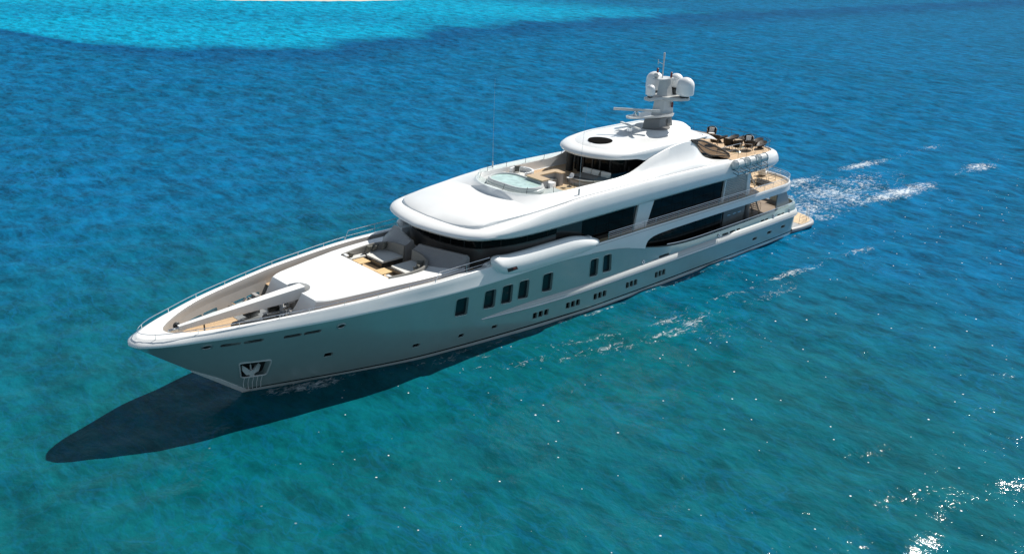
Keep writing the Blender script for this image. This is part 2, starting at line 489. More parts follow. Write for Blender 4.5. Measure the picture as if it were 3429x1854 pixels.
def sea_material():
    m = bpy.data.materials.new('sea water'); m.use_nodes = True
    nt = m.node_tree; b = nt.nodes['Principled BSDF']; L = nt.links.new
    def N(t, **kw):
        n = nt.nodes.new(t)
        for k, v in kw.items(): setattr(n, k, v)
        return n
    def attr(nm):
        a = N('ShaderNodeAttribute'); a.attribute_name = nm; return a.outputs['Fac']
    tc = N('ShaderNodeTexCoord')
    def noise(scale, stretch=(1, 1, 1), rot=0.0, detail=4, rough=0.55, dist=0.0):
        mp = N('ShaderNodeMapping'); mp.inputs['Rotation'].default_value = (0, 0, rot); mp.inputs['Scale'].default_value = stretch
        L(tc.outputs['Object'], mp.inputs['Vector'])
        n = N('ShaderNodeTexNoise'); n.inputs['Scale'].default_value = scale; n.inputs['Detail'].default_value = detail
        n.inputs['Roughness'].default_value = rough; n.inputs['Distortion'].default_value = dist
        L(mp.outputs[0], n.inputs['Vector']); return n.outputs['Fac']
    def rng(src, a, c, o0=0.0, o1=1.0):
        r = N('ShaderNodeMapRange'); r.inputs['From Min'].default_value = a; r.inputs['From Max'].default_value = c
        r.inputs['To Min'].default_value = o0; r.inputs['To Max'].default_value = o1
        L(src, r.inputs['Value']); return r.outputs['Result']
    def mathn(op, a, c):
        n = N('ShaderNodeMath', operation=op)
        for i, v in enumerate((a, c)):
            if isinstance(v, (int, float)): n.inputs[i].default_value = v
            else: L(v, n.inputs[i])
        return n.outputs[0]
    def mix(fac, a, c, blend='MIX'):
        n = N('ShaderNodeMix', data_type='RGBA', blend_type=blend)
        L(fac, n.inputs[0])
        for i, v in ((6, a), (7, c)):
            if isinstance(v, tuple): n.inputs[i].default_value = (*v, 1)
            else: L(v, n.inputs[i])
        return n.outputs[2]
    deep = WCOL['deep']; teal = WCOL['teal']; turq = WCOL['turq']; dark = WCOL['dark']
    big = noise(0.035, (1, 1, 1), 0.4, 3)
    med = noise(0.22, (1, 1.8, 1), R(45), 4)
    c = mix(rng(big, 0.35, 0.7), deep, tuple(x*0.82 for x in deep))
    nearj = mathn('ADD', attr('near'), mathn('MULTIPLY', mathn('SUBTRACT', big, 0.5), 0.5))
    c = mix(rng(nearj, 0.0, 1.0), c, teal)
    c = mix(rng(med, 0.42, 0.72, 0, 0.35), c, tuple(x*0.62 for x in teal))
    c = mix(mathn('MULTIPLY', attr('edge'), rng(med, 0.3, 0.7, 0.5, 0.9)), c, dark)
    c = mix(rng(mathn('ADD', attr('shoal'), mathn('MULTIPLY', mathn('SUBTRACT', med, 0.5), 0.35)), 0.25, 0.85), c, turq)
    # wavelet shading and sky sheen painted into the water colour (thin crests paler, troughs deeper)
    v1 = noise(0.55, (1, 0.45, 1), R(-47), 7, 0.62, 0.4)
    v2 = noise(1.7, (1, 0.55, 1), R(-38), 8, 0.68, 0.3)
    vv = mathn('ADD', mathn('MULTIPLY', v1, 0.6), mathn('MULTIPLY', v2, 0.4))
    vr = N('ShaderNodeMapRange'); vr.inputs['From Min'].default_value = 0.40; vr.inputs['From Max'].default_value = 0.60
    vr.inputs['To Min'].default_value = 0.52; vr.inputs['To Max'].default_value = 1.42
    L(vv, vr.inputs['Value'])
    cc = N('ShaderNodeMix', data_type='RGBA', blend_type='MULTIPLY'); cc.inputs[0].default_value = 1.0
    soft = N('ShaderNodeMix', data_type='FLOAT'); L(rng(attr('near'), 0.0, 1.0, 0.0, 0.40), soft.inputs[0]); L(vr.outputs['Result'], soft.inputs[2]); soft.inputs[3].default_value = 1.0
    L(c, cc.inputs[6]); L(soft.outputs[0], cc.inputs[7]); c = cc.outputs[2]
    # sky reflection painted in as thin blue crest lines
    def ridge(n, w):
        a = mathn('ABSOLUTE', mathn('SUBTRACT', n, 0.5), 0.0)
        return rng(a, 0.0, w, 1.0, 0.0)
    r1 = ridge(noise(0.42, (1, 0.5, 1), R(-50), 4, 0.5, 0.5), 0.028)
    r2 = ridge(noise(1.0, (1, 0.6, 1), R(-35), 3, 0.5, 0.5), 0.05)
    rr = mathn('MULTIPLY', mathn('MAXIMUM', r1, mathn('MULTIPLY', r2, 0.7)), rng(noise(0.09, (1, 1, 1), 0.2, 2), 0.35, 0.65, 0.15, 0.55))
    rr = mathn('MULTIPLY', rr, rng(attr('near'), 0.0, 0.9, 1.0, 0.5))
    c = mix(rr, c, (0.004, 0.135, 0.34))
    f1 = noise(1.7, (1, 1.7, 1), 0.3, 9, 0.78, 0.9)
    f2 = noise(0.16, (1, 1.5, 1), 0.3, 2)
    fv = mathn('ADD', attr('foam'), mathn('MULTIPLY', mathn('SUBTRACT', f1, 0.5), 1.5))
    fv = mathn('ADD', fv, mathn('MULTIPLY', mathn('SUBTRACT', f2, 0.5), 0.5))
    fv = mathn('MULTIPLY', rng(fv, 0.50, 0.80), rng(attr('foam'), 0.05, 0.16))
    # sun glints painted as scattered white dots
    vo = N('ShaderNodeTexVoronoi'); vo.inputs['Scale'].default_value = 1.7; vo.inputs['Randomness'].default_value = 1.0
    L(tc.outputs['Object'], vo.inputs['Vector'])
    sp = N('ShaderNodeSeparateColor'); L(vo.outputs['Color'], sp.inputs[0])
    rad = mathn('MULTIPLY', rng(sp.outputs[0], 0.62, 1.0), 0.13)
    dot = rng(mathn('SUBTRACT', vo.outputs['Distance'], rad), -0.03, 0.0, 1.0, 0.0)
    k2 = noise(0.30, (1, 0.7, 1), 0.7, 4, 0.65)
    kk = mathn('MULTIPLY', dot, mathn('MULTIPLY', rng(attr('glint'), 0.1, 0.5), rng(k2, 0.36, 0.46)))
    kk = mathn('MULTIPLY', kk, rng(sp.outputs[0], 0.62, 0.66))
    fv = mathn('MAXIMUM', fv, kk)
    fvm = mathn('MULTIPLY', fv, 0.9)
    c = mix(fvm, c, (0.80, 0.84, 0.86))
    # ripples
    w1 = noise(1.4, (1, 0.6, 1), R(-45), 3, 0.5, 0.3)
    w2 = noise(3.6, (1, 0.75, 1), R(-38), 4, 0.6, 0.2)
    w3 = noise(0.32, (1, 0.45, 1), R(-52), 3, 0.5, 0.4)
    h = mathn('ADD', mathn('MULTIPLY', w1, 0.20), mathn('MULTIPLY', w2, 0.09))
    h = mathn('ADD', h, mathn('MULTIPLY', w3, 0.40))
    h = mathn('ADD', h, mathn('MULTIPLY', fv, 0.06))
    bp = N('ShaderNodeBump'); bp.inputs['Strength'].default_value = 0.5; bp.inputs['Distance'].default_value = 0.8
    L(h, bp.inputs['Height'])
    nt.nodes.remove(b)
    df = N('ShaderNodeBsdfDiffuse'); L(c, df.inputs['Color']); L(bp.outputs[0], df.inputs['Normal'])
    gl = N('ShaderNodeBsdfGlossy'); L(rng(fv, 0, 1, 0.085, 0.5), gl.inputs['Roughness']); L(bp.outputs[0], gl.inputs['Normal'])
    fr = N('ShaderNodeFresnel'); fr.inputs['IOR'].default_value = 1.33; L(bp.outputs[0], fr.inputs['Normal'])
    # self-shadowing of the wavelets keeps a rough sea from mirroring the horizon
    fac = mathn('MINIMUM', mathn('MULTIPLY', fr.outputs[0], 0.7), 0.042)
    ms = N('ShaderNodeMixShader'); L(fac, ms.inputs[0]); L(df.outputs[0], ms.inputs[1]); L(gl.outputs[0], ms.inputs[2])
    L(ms.outputs[0], nt.nodes['Material Output'].inputs['Surface'])
    return m
WCOL = {'deep': (0.0001, 0.108, 0.24), 'teal': (0.0015, 0.092, 0.110), 'turq': (0.0001, 0.25, 0.40), 'dark': (0.0002, 0.048, 0.135)}
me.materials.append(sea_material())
sea = bpy.data.objects.new('sea', me); COL.objects.link(sea)
tag(sea, kind='structure')
b = MB()
secs = []
u_ = Vector((-55.6, 17.5, 0)).normalized(); n_ = Vector((-u_.y, u_.x, 0))
if n_.y > 0: n_ = -n_
c0_ = Vector((-74, -198.0, 0))
for t in np.linspace(-1, 1, 41):
    w = max(0.02, 1-abs(t)**2.2)
    base = c0_+u_*(t*62)
    secs.append([tuple(base+n_*(16-16*w)+Vector((0, 0, -0.4))), tuple(base+n_*(17-16*w)+Vector((0, 0, 0.25*w))), tuple(base+n_*(22)+Vector((0, 0, 0.9*w))), tuple(base+n_*(30+20*w)+Vector((0, 0, 0.5*w))), tuple(base+n_*(34+22*w)+Vector((0, 0, -0.4)))])
b.loft(secs, caps=True)
beach = b.build('sand_beach', M['sand'], None)
tag(beach, kind='structure')

# ------------------------------------------------------------------ hull lines (metres: X forward from the stern, Y to port, Z up from the waterline)
YW = pchip([(0.9, 5.0), (3.2, 5.2), (8, 5.3), (15, 5.33), (22, 5.33), (32, 5.2), (36, 4.9), (40.3, 4.44), (44, 3.95), (47.9, 3.33), (52, 2.25), (55.5, 1.15), (58.98, 0)])
YK = pchip([(0.9, 5.28), (5, 5.28), (30, 5.28), (40, 5.28), (45, 5.25), (47.94, 5.16), (49.84, 5.0), (52.05, 4.76), (54.25, 4.43), (56.42, 3.98), (58.11, 3.55), (60.33, 2.92), (62.44, 2.15), (63.8, 1.6), (64.8, 1.05), (65.35, 0.6), (65.6, 0)])
ZK = pchip([(0.9, 3.05), (18, 2.9), (20, 2.93), (23.09, 3.16), (26.17, 3.75), (28.81, 4.36), (30.18, 4.59), (33.8, 4.88), (36.82, 5.04), (43.05, 5.02), (48.7, 5.16), (53.4, 5.28), (57.4, 5.30), (62, 5.28), (65.6, 5.22)])
def stem_z(X): return max(0.0, (X-58.98)/1.27)
def hull_y(X, z):
    y0 = YW(X); yk = YK(X); zk = max(ZK(X), 4.8); a = stem_z(X)
    if z < a - 1e-6: return 0.0
    t = max(-0.3, min(1, (z-a)/(zk-a)))
    y = y0 + (yk-y0)*(t**0.92 if t > 0 else t*0.3)
    b = min(1, max(0, (29-X)/4))
    return y - b*0.24*min(1, max(0, (z-2.3)/0.65))
def stern_f(X):       # plan rounding of the stern corners
    if X > 3.6: return 1.0
    return max(0.0, 1-((3.6-X)/2.72)**3.4)**(1/3.4)

yacht = empty('motor_yacht', (0, 0, 0))
tag(yacht, 'long white and silver-grey motor yacht with mast domes, under way on blue sea', 'yacht')

RAILP = [(64.47, 0.89, 5.63), (62.44, 1.86, 5.72), (60.33, 2.64, 5.82), (58.11, 3.26, 5.90), (56.42, 3.70, 5.96), (54.25, 4.18, 6.04), (52.05, 4.54, 6.09), (49.84, 4.82, 6.15), (47.94, 5.02, 6.17)]
YR = pchip([(43, 5.08), (45.5, 5.08), (47.94, 5.02), (49.84, 4.82), (52.05, 4.54), (54.25, 4.18), (56.42, 3.70), (58.11, 3.26), (60.33, 2.64), (62.44, 1.86), (64.47, 0.89), (65.0, 0)])
ZC = pchip([(43, 6.19), (47.94, 6.17), (49.84, 6.15), (52.05, 6.09), (54.25, 6.04), (56.42, 5.96), (58.11, 5.90), (60.33, 5.82), (62.44, 5.72), (64.47, 5.63), (65.6, 5.60)])
YI = pchip([(30, 4.75), (46, 4.74), (47.94, 4.7), (49.84, 4.52), (52.05, 4.26), (54.25, 3.92), (56.42, 3.46), (58.11, 3.02), (60.33, 2.36), (61.6, 1.8), (62.4, 1.32), (63.1, 0.8), (63.45, 0.4), (63.6, 0.0)])
def deck_z(X):
    if X < 25.6: return 2.05
    if X < 44: return min(ZK(X)-0.03, 4.9)
    if X < 55.0: return min(ZK(X)-0.03, 5.0)
    if X < 63.3: return 4.45
    return ZK(X)-0.03

# ------------------------------------------------------------------ hull
def hull_section(X):
    a = stem_z(X); zk = ZK(X); f = stern_f(X)
    levels = [0.0, 0.14, 0.3, 0.45, 0.62, 0.8, 1.0]
    pts = []
    zlow = -0.9 if a <= 0 else a
    pts.append((0.0, zlow))
    for i, L in enumerate(levels):
        z = a + (zk-a)*L
        if i == 0:
            pts.append(((hull_y(X, -0.9 if a <= 0 else a) if a <= 0 else 0.0)*0.97*f, zlow))
        y = hull_y(X, z)*f if not (a > 0 and i == 0) else 0.0
        pts.append((y, z))
    yk = pts[-1][0]
    yi = min(yk-0.12, YI(X)*f) if X > 44 else max(0.0, min(yk-0.3, yk-0.3))
    if X > 63.2: yi = yk*0.5
    zd = deck_z(X)
    pts.append((max(0, yi-(0.02 if X > 44 else 0)), zk))
    pts.append((max(0, min(yi-0.06, hull_y(X, zd)*f-0.28) if 44 < X < 63.2 else yi-0.06), min(zd, zk-0.01)))
    pts.append((0.0, min(zd, zk-0.01)))
    full = [(X, y, z) for y, z in pts] + [(X, -y, z) for y, z in reversed(pts[1:-1])]
    return full
Xs = list(np.linspace(0.9, 3.6, 14)) + list(np.linspace(4.4, 24, 22)) + [25.0, 25.59, 25.61] + list(np.linspace(26.4, 54, 36)) + [54.99, 55.01] + list(np.linspace(55.6, 63.2, 20)) + [63.31, 63.8, 64.3, 64.8, 65.1, 65.35, 65.5, 65.58]
mb = MB()
mb.loft([hull_section(X) for X in Xs], ring=True, caps=True)
hull = mb.build('hull', M['hull'], yacht, angle=28)

BIG = [[(45.94, 3.07), (46.13, 4.55), (45.05, 4.50), (44.82, 2.98)], [(43.49, 2.99), (43.64, 4.50), (42.59, 4.46), (42.40, 2.90)],
       [(41.90, 2.95), (42.02, 4.47), (41.00, 4.42), (40.83, 2.87)], [(40.34, 2.92), (40.42, 4.44), (39.41, 4.38), (39.28, 2.83)],
       [(38.00, 2.90), (38.07, 4.39), (37.01, 4.36), (36.94, 2.82)], [(33.01, 2.90), (33.03, 4.36), (32.08, 4.33), (32.04, 2.85)],
       [(31.51, 2.90), (31.55, 4.37), (30.57, 4.34), (30.46, 2.84)]]
TRI = [(38.50, 36.91), (35.21, 33.70), (32.26, 30.74), (28.43, 26.98), (24.73, 23.31)]
SQ = [(10.04, 9.32, 0.92, 1.18), (7.50, 6.76, 1.0, 1.27), (5.0, 4.24, 1.07, 1.34), (54.9, 54.35, 2.15, 2.50), (48.75, 48.2, 1.30, 1.60), (45.12, 44.65, 1.10, 1.40), (42.27, 41.77, 1.04, 1.32)]
SLOT = [(61.36, 59.05, 4.75), (57.91, 55.67, 4.64)]
POCKET = [(59.98, 2.94), (58.14, 2.82), (58.12, 1.50), (59.55, 1.52)]
wins = []
SLOTP = []
for p in BIG: wins.append(('big', round_poly(p, 0.2), 0.22))
for a, b in TRI:
    w = (a-b)
    for i in range(3):
        x0 = a - i*w*0.345; x1 = x0 - w*0.285
        wins.append(('tri', round_poly([(x0, 0.84), (x0, 1.36), (x1, 1.34), (x1, 0.82)], 0.09), 0.16))
for a, b, z0, z1 in SQ:
    wins.append(('sq', round_poly([(a, z0), (a, z1), (b, z1), (b, z0)], 0.06), 0.14))
cut = MB()
def cutter(poly, depth, side=1, out=0.6):
    n = len(poly)
    A = [(x, side*(hull_y(x, z)+out), z) for x, z in poly]
    B = [(x, side*(hull_y(x, z)-depth), z) for x, z in poly]
    cut.loft([A, B], ring=True, caps=True)
for kind, poly, dep in wins: cutter(poly, dep)
cutter(round_poly(POCKET, 0.2), 0.55)
for a, b, z in SLOT:
    for sd in (1, -1):
        m_ = (a+b)/2
        for (x0, x1) in ((a, m_+0.05), (m_-0.05, b)):
            cutter(round_poly([(x0, z-0.11), (x0, z+0.11), (x1, z+0.11), (x1, z-0.11)], 0.1), 1.3 if sd < 0 else 0.22, sd)
for a, b in ((24.27, 22.9), (15.18, 14.2), (14.0, 13.1), (12.9, 12.3), (8.88, 8.2), (8.1, 7.55), (5.92, 5.3), (5.2, 4.64)):
    cutter(round_poly([(a, 2.40), (a, 2.62), (b, 2.62), (b, 2.40)], 0.08), 0.5)
hull = boolean(hull, cut)
hull.data.polygons.foreach_set('use_smooth', [True]*len(hull.data.polygons))
hull.data.set_sharp_from_angle(angle=R(24))
if not hull.data.materials: hull.data.materials.append(M['hull'])
for kind, poly, dep in wins:
    g = MB()
    A = [(x, hull_y(x, z)-dep+0.012, z) for x, z in poly]
    B = [(x, hull_y(x, z)-dep+0.004, z) for x, z in poly]
    g.loft([A, B], ring=True, caps=True)
    pane = g.build('window', M['winglass'] if kind == 'big' else M['glass'], yacht, smooth=False)
    # slim raised rim
    rim = MB()
    rim.tube([(x, hull_y(x, z)+0.006, z) for x, z in poly], 0.028 if kind == 'big' else 0.014, n=6, closed=True)
    rim.build('frame', M['hull'], pane)

for a, b_, z in SLOT:
    g = MB(); m_ = (a+b_)/2
    poly = [(a, z-0.1), (a, z+0.1), (b_, z+0.1), (b_, z-0.1)]
    g.loft([[(x, hull_y(x, zz)-0.2, zz) for x, zz in poly], [(x, hull_y(x, zz)-0.21, zz) for x, zz in poly]], caps=True)
    g.build('mooring_port_shade', M['dark'], yacht, smooth=False)  # dark plate stands for the shade inside the slots
# inside of the bulwark: white paint with its shade painted in as grey
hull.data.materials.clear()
for k_ in ('hull', 'bulwarkshade', 'dark'): hull.data.materials.append(M[k_])
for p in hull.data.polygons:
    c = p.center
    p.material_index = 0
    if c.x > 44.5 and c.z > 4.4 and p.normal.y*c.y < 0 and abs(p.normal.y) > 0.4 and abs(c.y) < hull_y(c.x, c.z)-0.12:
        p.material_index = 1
# steel shoe on the stem and the chafe bars under the anchor
shoe = MB()
secs = []
for X in np.linspace(58.75, 62.25, 14):
    a = max(0.0, (X-58.98)/1.27)
    zt = a + (0.28 if X < 60.8 else 0.28*max(0.05, (62.3-X)/1.5))
    yt = hull_y(X, zt)+0.02
    secs.append([(X+0.03, 0.0, a-0.04), (X, max(0.03, yt*0.6), (a+zt)/2-0.02), (X, yt+0.015, zt), (X-0.1, yt-0.05, zt+0.01),
                 (X-0.1, -yt+0.05, zt+0.01), (X, -yt-0.015, zt), (X, -max(0.03, yt*0.6), (a+zt)/2-0.02)])
shoe.loft(secs, ring=True, caps=True)
shoe.build('stem_guard', M['shade_white'], yacht)
for i in range(5):
    x1 = 59.36-i*0.25; x0 = 59.2-i*0.24
    b = MB(); b.tube([(x1, hull_y(x1, 1.5)+0.02, 1.5), ((x0+x1)/2, hull_y((x0+x1)/2, 0.9)+0.02, 0.9), (x0-0.1, hull_y(x0-0.1, 0.32)+0.02, 0.32)], 0.022, 6)
    b.build('chafe_bar', M['shade_white'], yacht)
fr = MB()
pk = round_poly(POCKET, 0.2)
fr.tube([(x, hull_y(x, z)+0.02, z) for x, z in pk], 0.05, 8, closed=True)
fr.build('anchor_pocket_rim', M['strake'], yacht)
bk = MB()
bk.loft([[(x, hull_y(x, z)-0.53, z) for x, z in pk], [(x, hull_y(x, z)-0.535, z) for x, z in pk]], caps=True)
bk.build('anchor_pocket_back', M['dark'], yacht)

# fairlead rings
def ring(X, z, r, tr, parent, m, off=0.0, sq=1.0):
    b = MB()
    y = hull_y(X, z)+off
    s1 = hull_y(X+0.1, z)-hull_y(X-0.1, z); t = Vector((0.2, s1, 0)).normalized()
    def HP(a, k=0.0): return (X+r*sq*math.cos(a), hull_y(X+r*sq*math.cos(a), z+r*math.sin(a))+off+k, z+r*math.sin(a))
    b.tube([HP(a) for a in np.linspace(0, 2*math.pi, 17)[:-1]], tr, 8, closed=True)
    o = b.build('fairlead', m, parent)
    d = MB()
    d.loft([[HP(a, k) for a in np.linspace(0, 2*math.pi, 17)[:-1]] for k in (0.0, 0.012)], caps=True)
    d.build('fairlead_opening', M['dark'], o)
for X, z in ((62.06, 4.80), (54.48, 4.70)): ring(X, z, 0.17, 0.05, yacht, M['steelgrey'], sq=1.5)
for X, z in ((26.42, 2.62), (15.71, 2.6), (6.65, 2.62), (3.69, 2.64)): ring(X, z, 0.11, 0.05, yacht, M['chrome'], 0.045)

# rubbing strake with bright strip, both sides
def strake_y(X, z): return hull_y(X, z)*stern_f(max(X, 1.2))
for sd in (1, -1):
    secs = []
    for X in list(np.linspace(1.25, 4, 10))+list(np.linspace(5, 40, 36))+list(np.linspace(40.6, 43.6, 8)):
        k = 1.0 if X < 38 else max(0.02, 1-((X-38)/5.62)**1.6)
        zb = 2.10+0.02*max(0, 8-X)/8*3 + (0.12 if X > 36 else 0)*(X-36)/8
        y = strake_y(X, 2.2)-0.02
        prof = [(-0.05, -0.26*k), (0.12*k+0.01, -0.25*k), (0.22*k+0.01, -0.16*k), (0.24*k+0.01, -0.02*k), (0.19*k+0.01, 0.13*k), (0.08*k+0.01, 0.29*k), (-0.05, 0.36*k)]
        secs.append([(X, sd*(y+dy), zb+dz) for dy, dz in prof])
    b = MB(); b.loft(secs, caps=True)
    st = b.build('rubbing_strake', M['strake'], yacht)
    tr = MB()
    tr.tube([(X, sd*(strake_y(X, 2.2)-0.02+0.235*(1 if X < 38 else max(0.05, 1-((X-38)/5.62)**1.6))), 2.02+0.06*max(0, 8-X)/8+(0.15*(X-36)/8 if X > 36 else 0)) for X in list(np.linspace(1.4, 4, 8))+list(np.linspace(5, 43.4, 40))], 0.035, 6)
    tr.build('bright_strip', M['chrome'], st)

# ------------------------------------------------------------------ white bulwark band round the bow
CTRL = []    # (knuckle x,y) (cap outer x,y) (cap inner x,y)
for X in (33, 36, 40, 43, 45.5, 47.94, 49.84, 52.05, 54.25, 56.42, 58.11):
    CTRL.append((X, YK(X), X, YR(X)+0.10 if X > 43 else 5.18, X, YI(X)))
CTRL += [(60.33, 2.92, 60.30, 2.74, 60.2, 2.40), (62.44, 2.15, 62.32, 1.99, 61.7, 1.74), (63.8, 1.6, 63.6, 1.43, 62.55, 1.22),
         (64.8, 1.05, 64.5, 0.96, 63.15, 0.76), (65.38, 0.55, 65.0, 0.5, 63.5, 0.37), (65.6, 0, 65.2, 0, 63.62, 0)]
half = cat_curve(CTRL, 5)
for i in range(len(half)):
    kx, ky = half[i][0], half[i][1]
    if kx > 59:
        a_ = half[max(i-1, 0)][:2]; c_ = half[i+1][:2] if i+1 < len(half) else half[i-1][:2]*np.array([1, -1])
        t_ = c_-a_; t_ = t_/np.linalg.norm(t_); n_2 = np.array([t_[1], -t_[0]])
        d_ = 0.18+0.24*(1-min(1, ky/2.6))**1.5
        q_ = min(1, (kx-59)/2.0)
        if n_2[1] > 0: n_2 = -n_2
        if ky < 1e-6: n_2 = np.array([-1.0, 0.0])
        half[i][2:4] = half[i][2:4]*(1-q_)+(half[i][:2]+n_2*d_)*q_
        half[i][3] = max(0.0, half[i][3])
rows = [r for r in half] + [np.array([r[0], -r[1], r[2], -r[3], r[4], -r[5]]) for r in half[-2::-1]]
secs = []
for kx, ky, cx, cy, ix, iy in rows:
    zk = ZK(kx); zc = ZC(max(kx, 43)) if kx > 43 else 6.18
    sg = 1 if ky >= 0 else -1
    ox = 0.05 if kx > 63 else 0.0
    oy = 0.045*sg if abs(ky) > 0.01 else 0
    mid = 0.55
    secs.append([(kx, ky*0.985, zk-0.03), (kx+ox*0.7, ky+oy*0.7, zk+0.0), (kx+ox*1.1, ky+oy*1.1, zk+0.07), (kx+ox*0.6, ky+oy*0.6, zk+0.15),
                 (kx*(1-mid)+cx*mid, ky*(1-mid)+cy*mid+0.02*sg, zk+0.13+(zc-zk-0.13)*0.6),
                 (cx*1.0+0.0, cy, zc-0.05), (cx*0.97+ix*0.03, cy*0.97+iy*0.03, zc-0.015), (cx*0.88+ix*0.12, cy*0.88+iy*0.12, zc), (cx*0.12+ix*0.88, cy*0.12+iy*0.88, zc), (ix, iy, zc-0.04),
                 (ix-0.01, iy-0.01*sg*(abs(iy) > 0.02), zk+0.2), (ix-0.02, iy-0.02*sg*(abs(iy) > 0.02), zk-0.06)])
b = MB(); b.loft(secs, ring=True, caps=True)
bw = b.build('bow_bulwark', M['white'], yacht, angle=72)
bw.data.materials.append(M['bulwarkshade'])  # inward faces carry the painted-in shade
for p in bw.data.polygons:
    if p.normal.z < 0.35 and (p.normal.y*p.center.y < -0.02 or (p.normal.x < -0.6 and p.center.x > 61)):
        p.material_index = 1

# bow rail: posts exactly on the cap
def rail(name, path, height, posts, bars=(), r=0.022, pr=0.016, m='chrome', parent=yacht, lean=0.0):
    b = MB()
    b.tube([(x, y, z+height) for x, y, z in path], r, 6)
    for hb in bars:
        b.tube([(x, y, z+hb) for x, y, z in path], r*0.65, 5)
    o = b.build(name, M[m], parent)
    for p in posts:
        c = MB(); c.tube([(p[0], p[1], p[2]-0.03), (p[0], p[1], p[2]+height)], pr, 6)
        c.build('rail_post', M[m], o)
    return o
front = [(x, y, z) for x, y, z in RAILP]
path = [(47.94, 5.02, 6.17)] + [(X, YR(X), ZC(X)) for X in np.linspace(48.3, 64.3, 36)] + [(64.75, 0.62, 5.62), (64.98, 0.3, 5.61), (65.05, 0, 5.61)]
path = path + [(x, -y, z) for x, y, z in path[-2::-1]]
rail('bow_rail', path, 0.26, [(x, s*y, z) for x, y, z in front for s in (1, -1)])
for s in (1, -1):
    b = MB()
    b.tube([(47.94, s*5.02, 6.17), (47.62, s*5.03, 6.82), (43.3, s*5.1, 6.85)], 0.024, 6)
    b.tube([(47.8, s*5.02, 6.46), (43.1, s*5.1, 6.5)], 0.016, 6)
    o = b.build('foredeck_side_rail', M['chrome'], yacht)
    for X in (45.3,):
        c = MB(); c.tube([(X, s*5.06, 6.15), (X, s*5.06, 6.84)], 0.018, 6); c.build('rail_post', M['chrome'], o)

# decks
def sheet(name, outline_pairs, m, parent=yacht, thick=0.03):
    """outline_pairs: list of (X, y, z) port edge from aft to bow; mirrored to starboard."""
    b = MB()
    secs = [[(X, y, z), (X, -y, z), (X, -y, z-thick), (X, y, z-thick)] for X, y, z in outline_pairs]
    b.loft(secs, caps=True)
    return b.build(name, m, parent, smooth=False)
sheet('mooring_deck', [(X, max(0.05, min(YI(X)-0.08, hull_y(X, 4.45)-0.3)), 4.47) for X in list(np.linspace(55.1, 63.0, 22))], M['teak'])
sheet('foredeck_walkway', [(X, YI(X)-0.02, 5.06 if X > 50 else 5.06+0.5*(50-X)/4 if X > 46 else 5.56) for X in np.linspace(43.2, 55.05, 20)], M['teak'])
sheet('main_deck', [(X, 4.92*stern_f(max(1.1, X-0.15)), 2.075) for X in list(np.linspace(1.2, 3.8, 10))+[6, 12, 20, 25.5]], M['teakshade'])

# ------------------------------------------------------------------ coachroof with crane notch and seating pit
b = MB()
secs = []
YCR = pchip([(43.9, 4.05), (46, 4.12), (48.1, 4.0), (51.6, 3.5), (52.8, 3.27), (54.3, 2.98), (55.2, 2.72)])
for X in list(np.linspace(44.6, 54.4, 14)) + [54.8, 55.05, 55.2]:
    y = YCR(X); zt = 6.17-0.18*max(0, (X-49.8)/5.4)
    if X > 54.7: y -= (X-54.7)*0.35
    xb = X if X < 54.7 else X+0.75*(X-54.7)/0.5
    secs.append([(xb, -y-0.12, 4.4), (X, -y, zt-0.06), (X, -y+0.08, zt), (X, y-0.08, zt), (X, y, zt-0.06), (xb, y+0.12, 4.4)])
b.loft(secs, caps=True)
coach = b.build('coachroof', M['white'], yacht, angle=30)
cut = MB()
cut.lathe([(0.86, 4.7), (0.86, 7)], (55.05, 0.08, 0), 28)
PIT = [(49.82, -2.72), (49.82, 2.72), (48.2, 2.98), (47.0, 2.86), (46.3, 2.35), (46.0, 1.6), (45.9, 0.5), (44.0, 0.5), (44.0, -0.5), (45.9, -0.5), (46.0, -1.6), (46.3, -2.35), (47.0, -2.86), (48.2, -2.98)]
cut.prism(PIT, 'z', 5.43, 7)
boolean(coach, cut)
coach.data.polygons.foreach_set('use_smooth', [True]*len(coach.data.polygons)); coach.data.set_sharp_from_angle(angle=R(25))
g = MB(); g.lathe([(0.845, 4.72), (0.845, 4.74)], (55.05, 0.08, 0), 24); g.build('crane_well_floor', M['grey'], yacht)
b = MB(); b.box((47.6, 0, 5.445), (4.4, 5.4, 0.02)); b.build('seating_floor', M['teakx'], yacht, smooth=False)
# steps up from the mooring deck on the starboard side
for k, (x, z) in enumerate(((56.45, 4.65), (56.2, 4.85))):
    for s in (1, -1):
        b = MB(); b.box((x, s*3.02, z-0.1), (0.26, 0.62, 0.2), bev=0.01); b.build('deck_step', M['grey'], yacht)
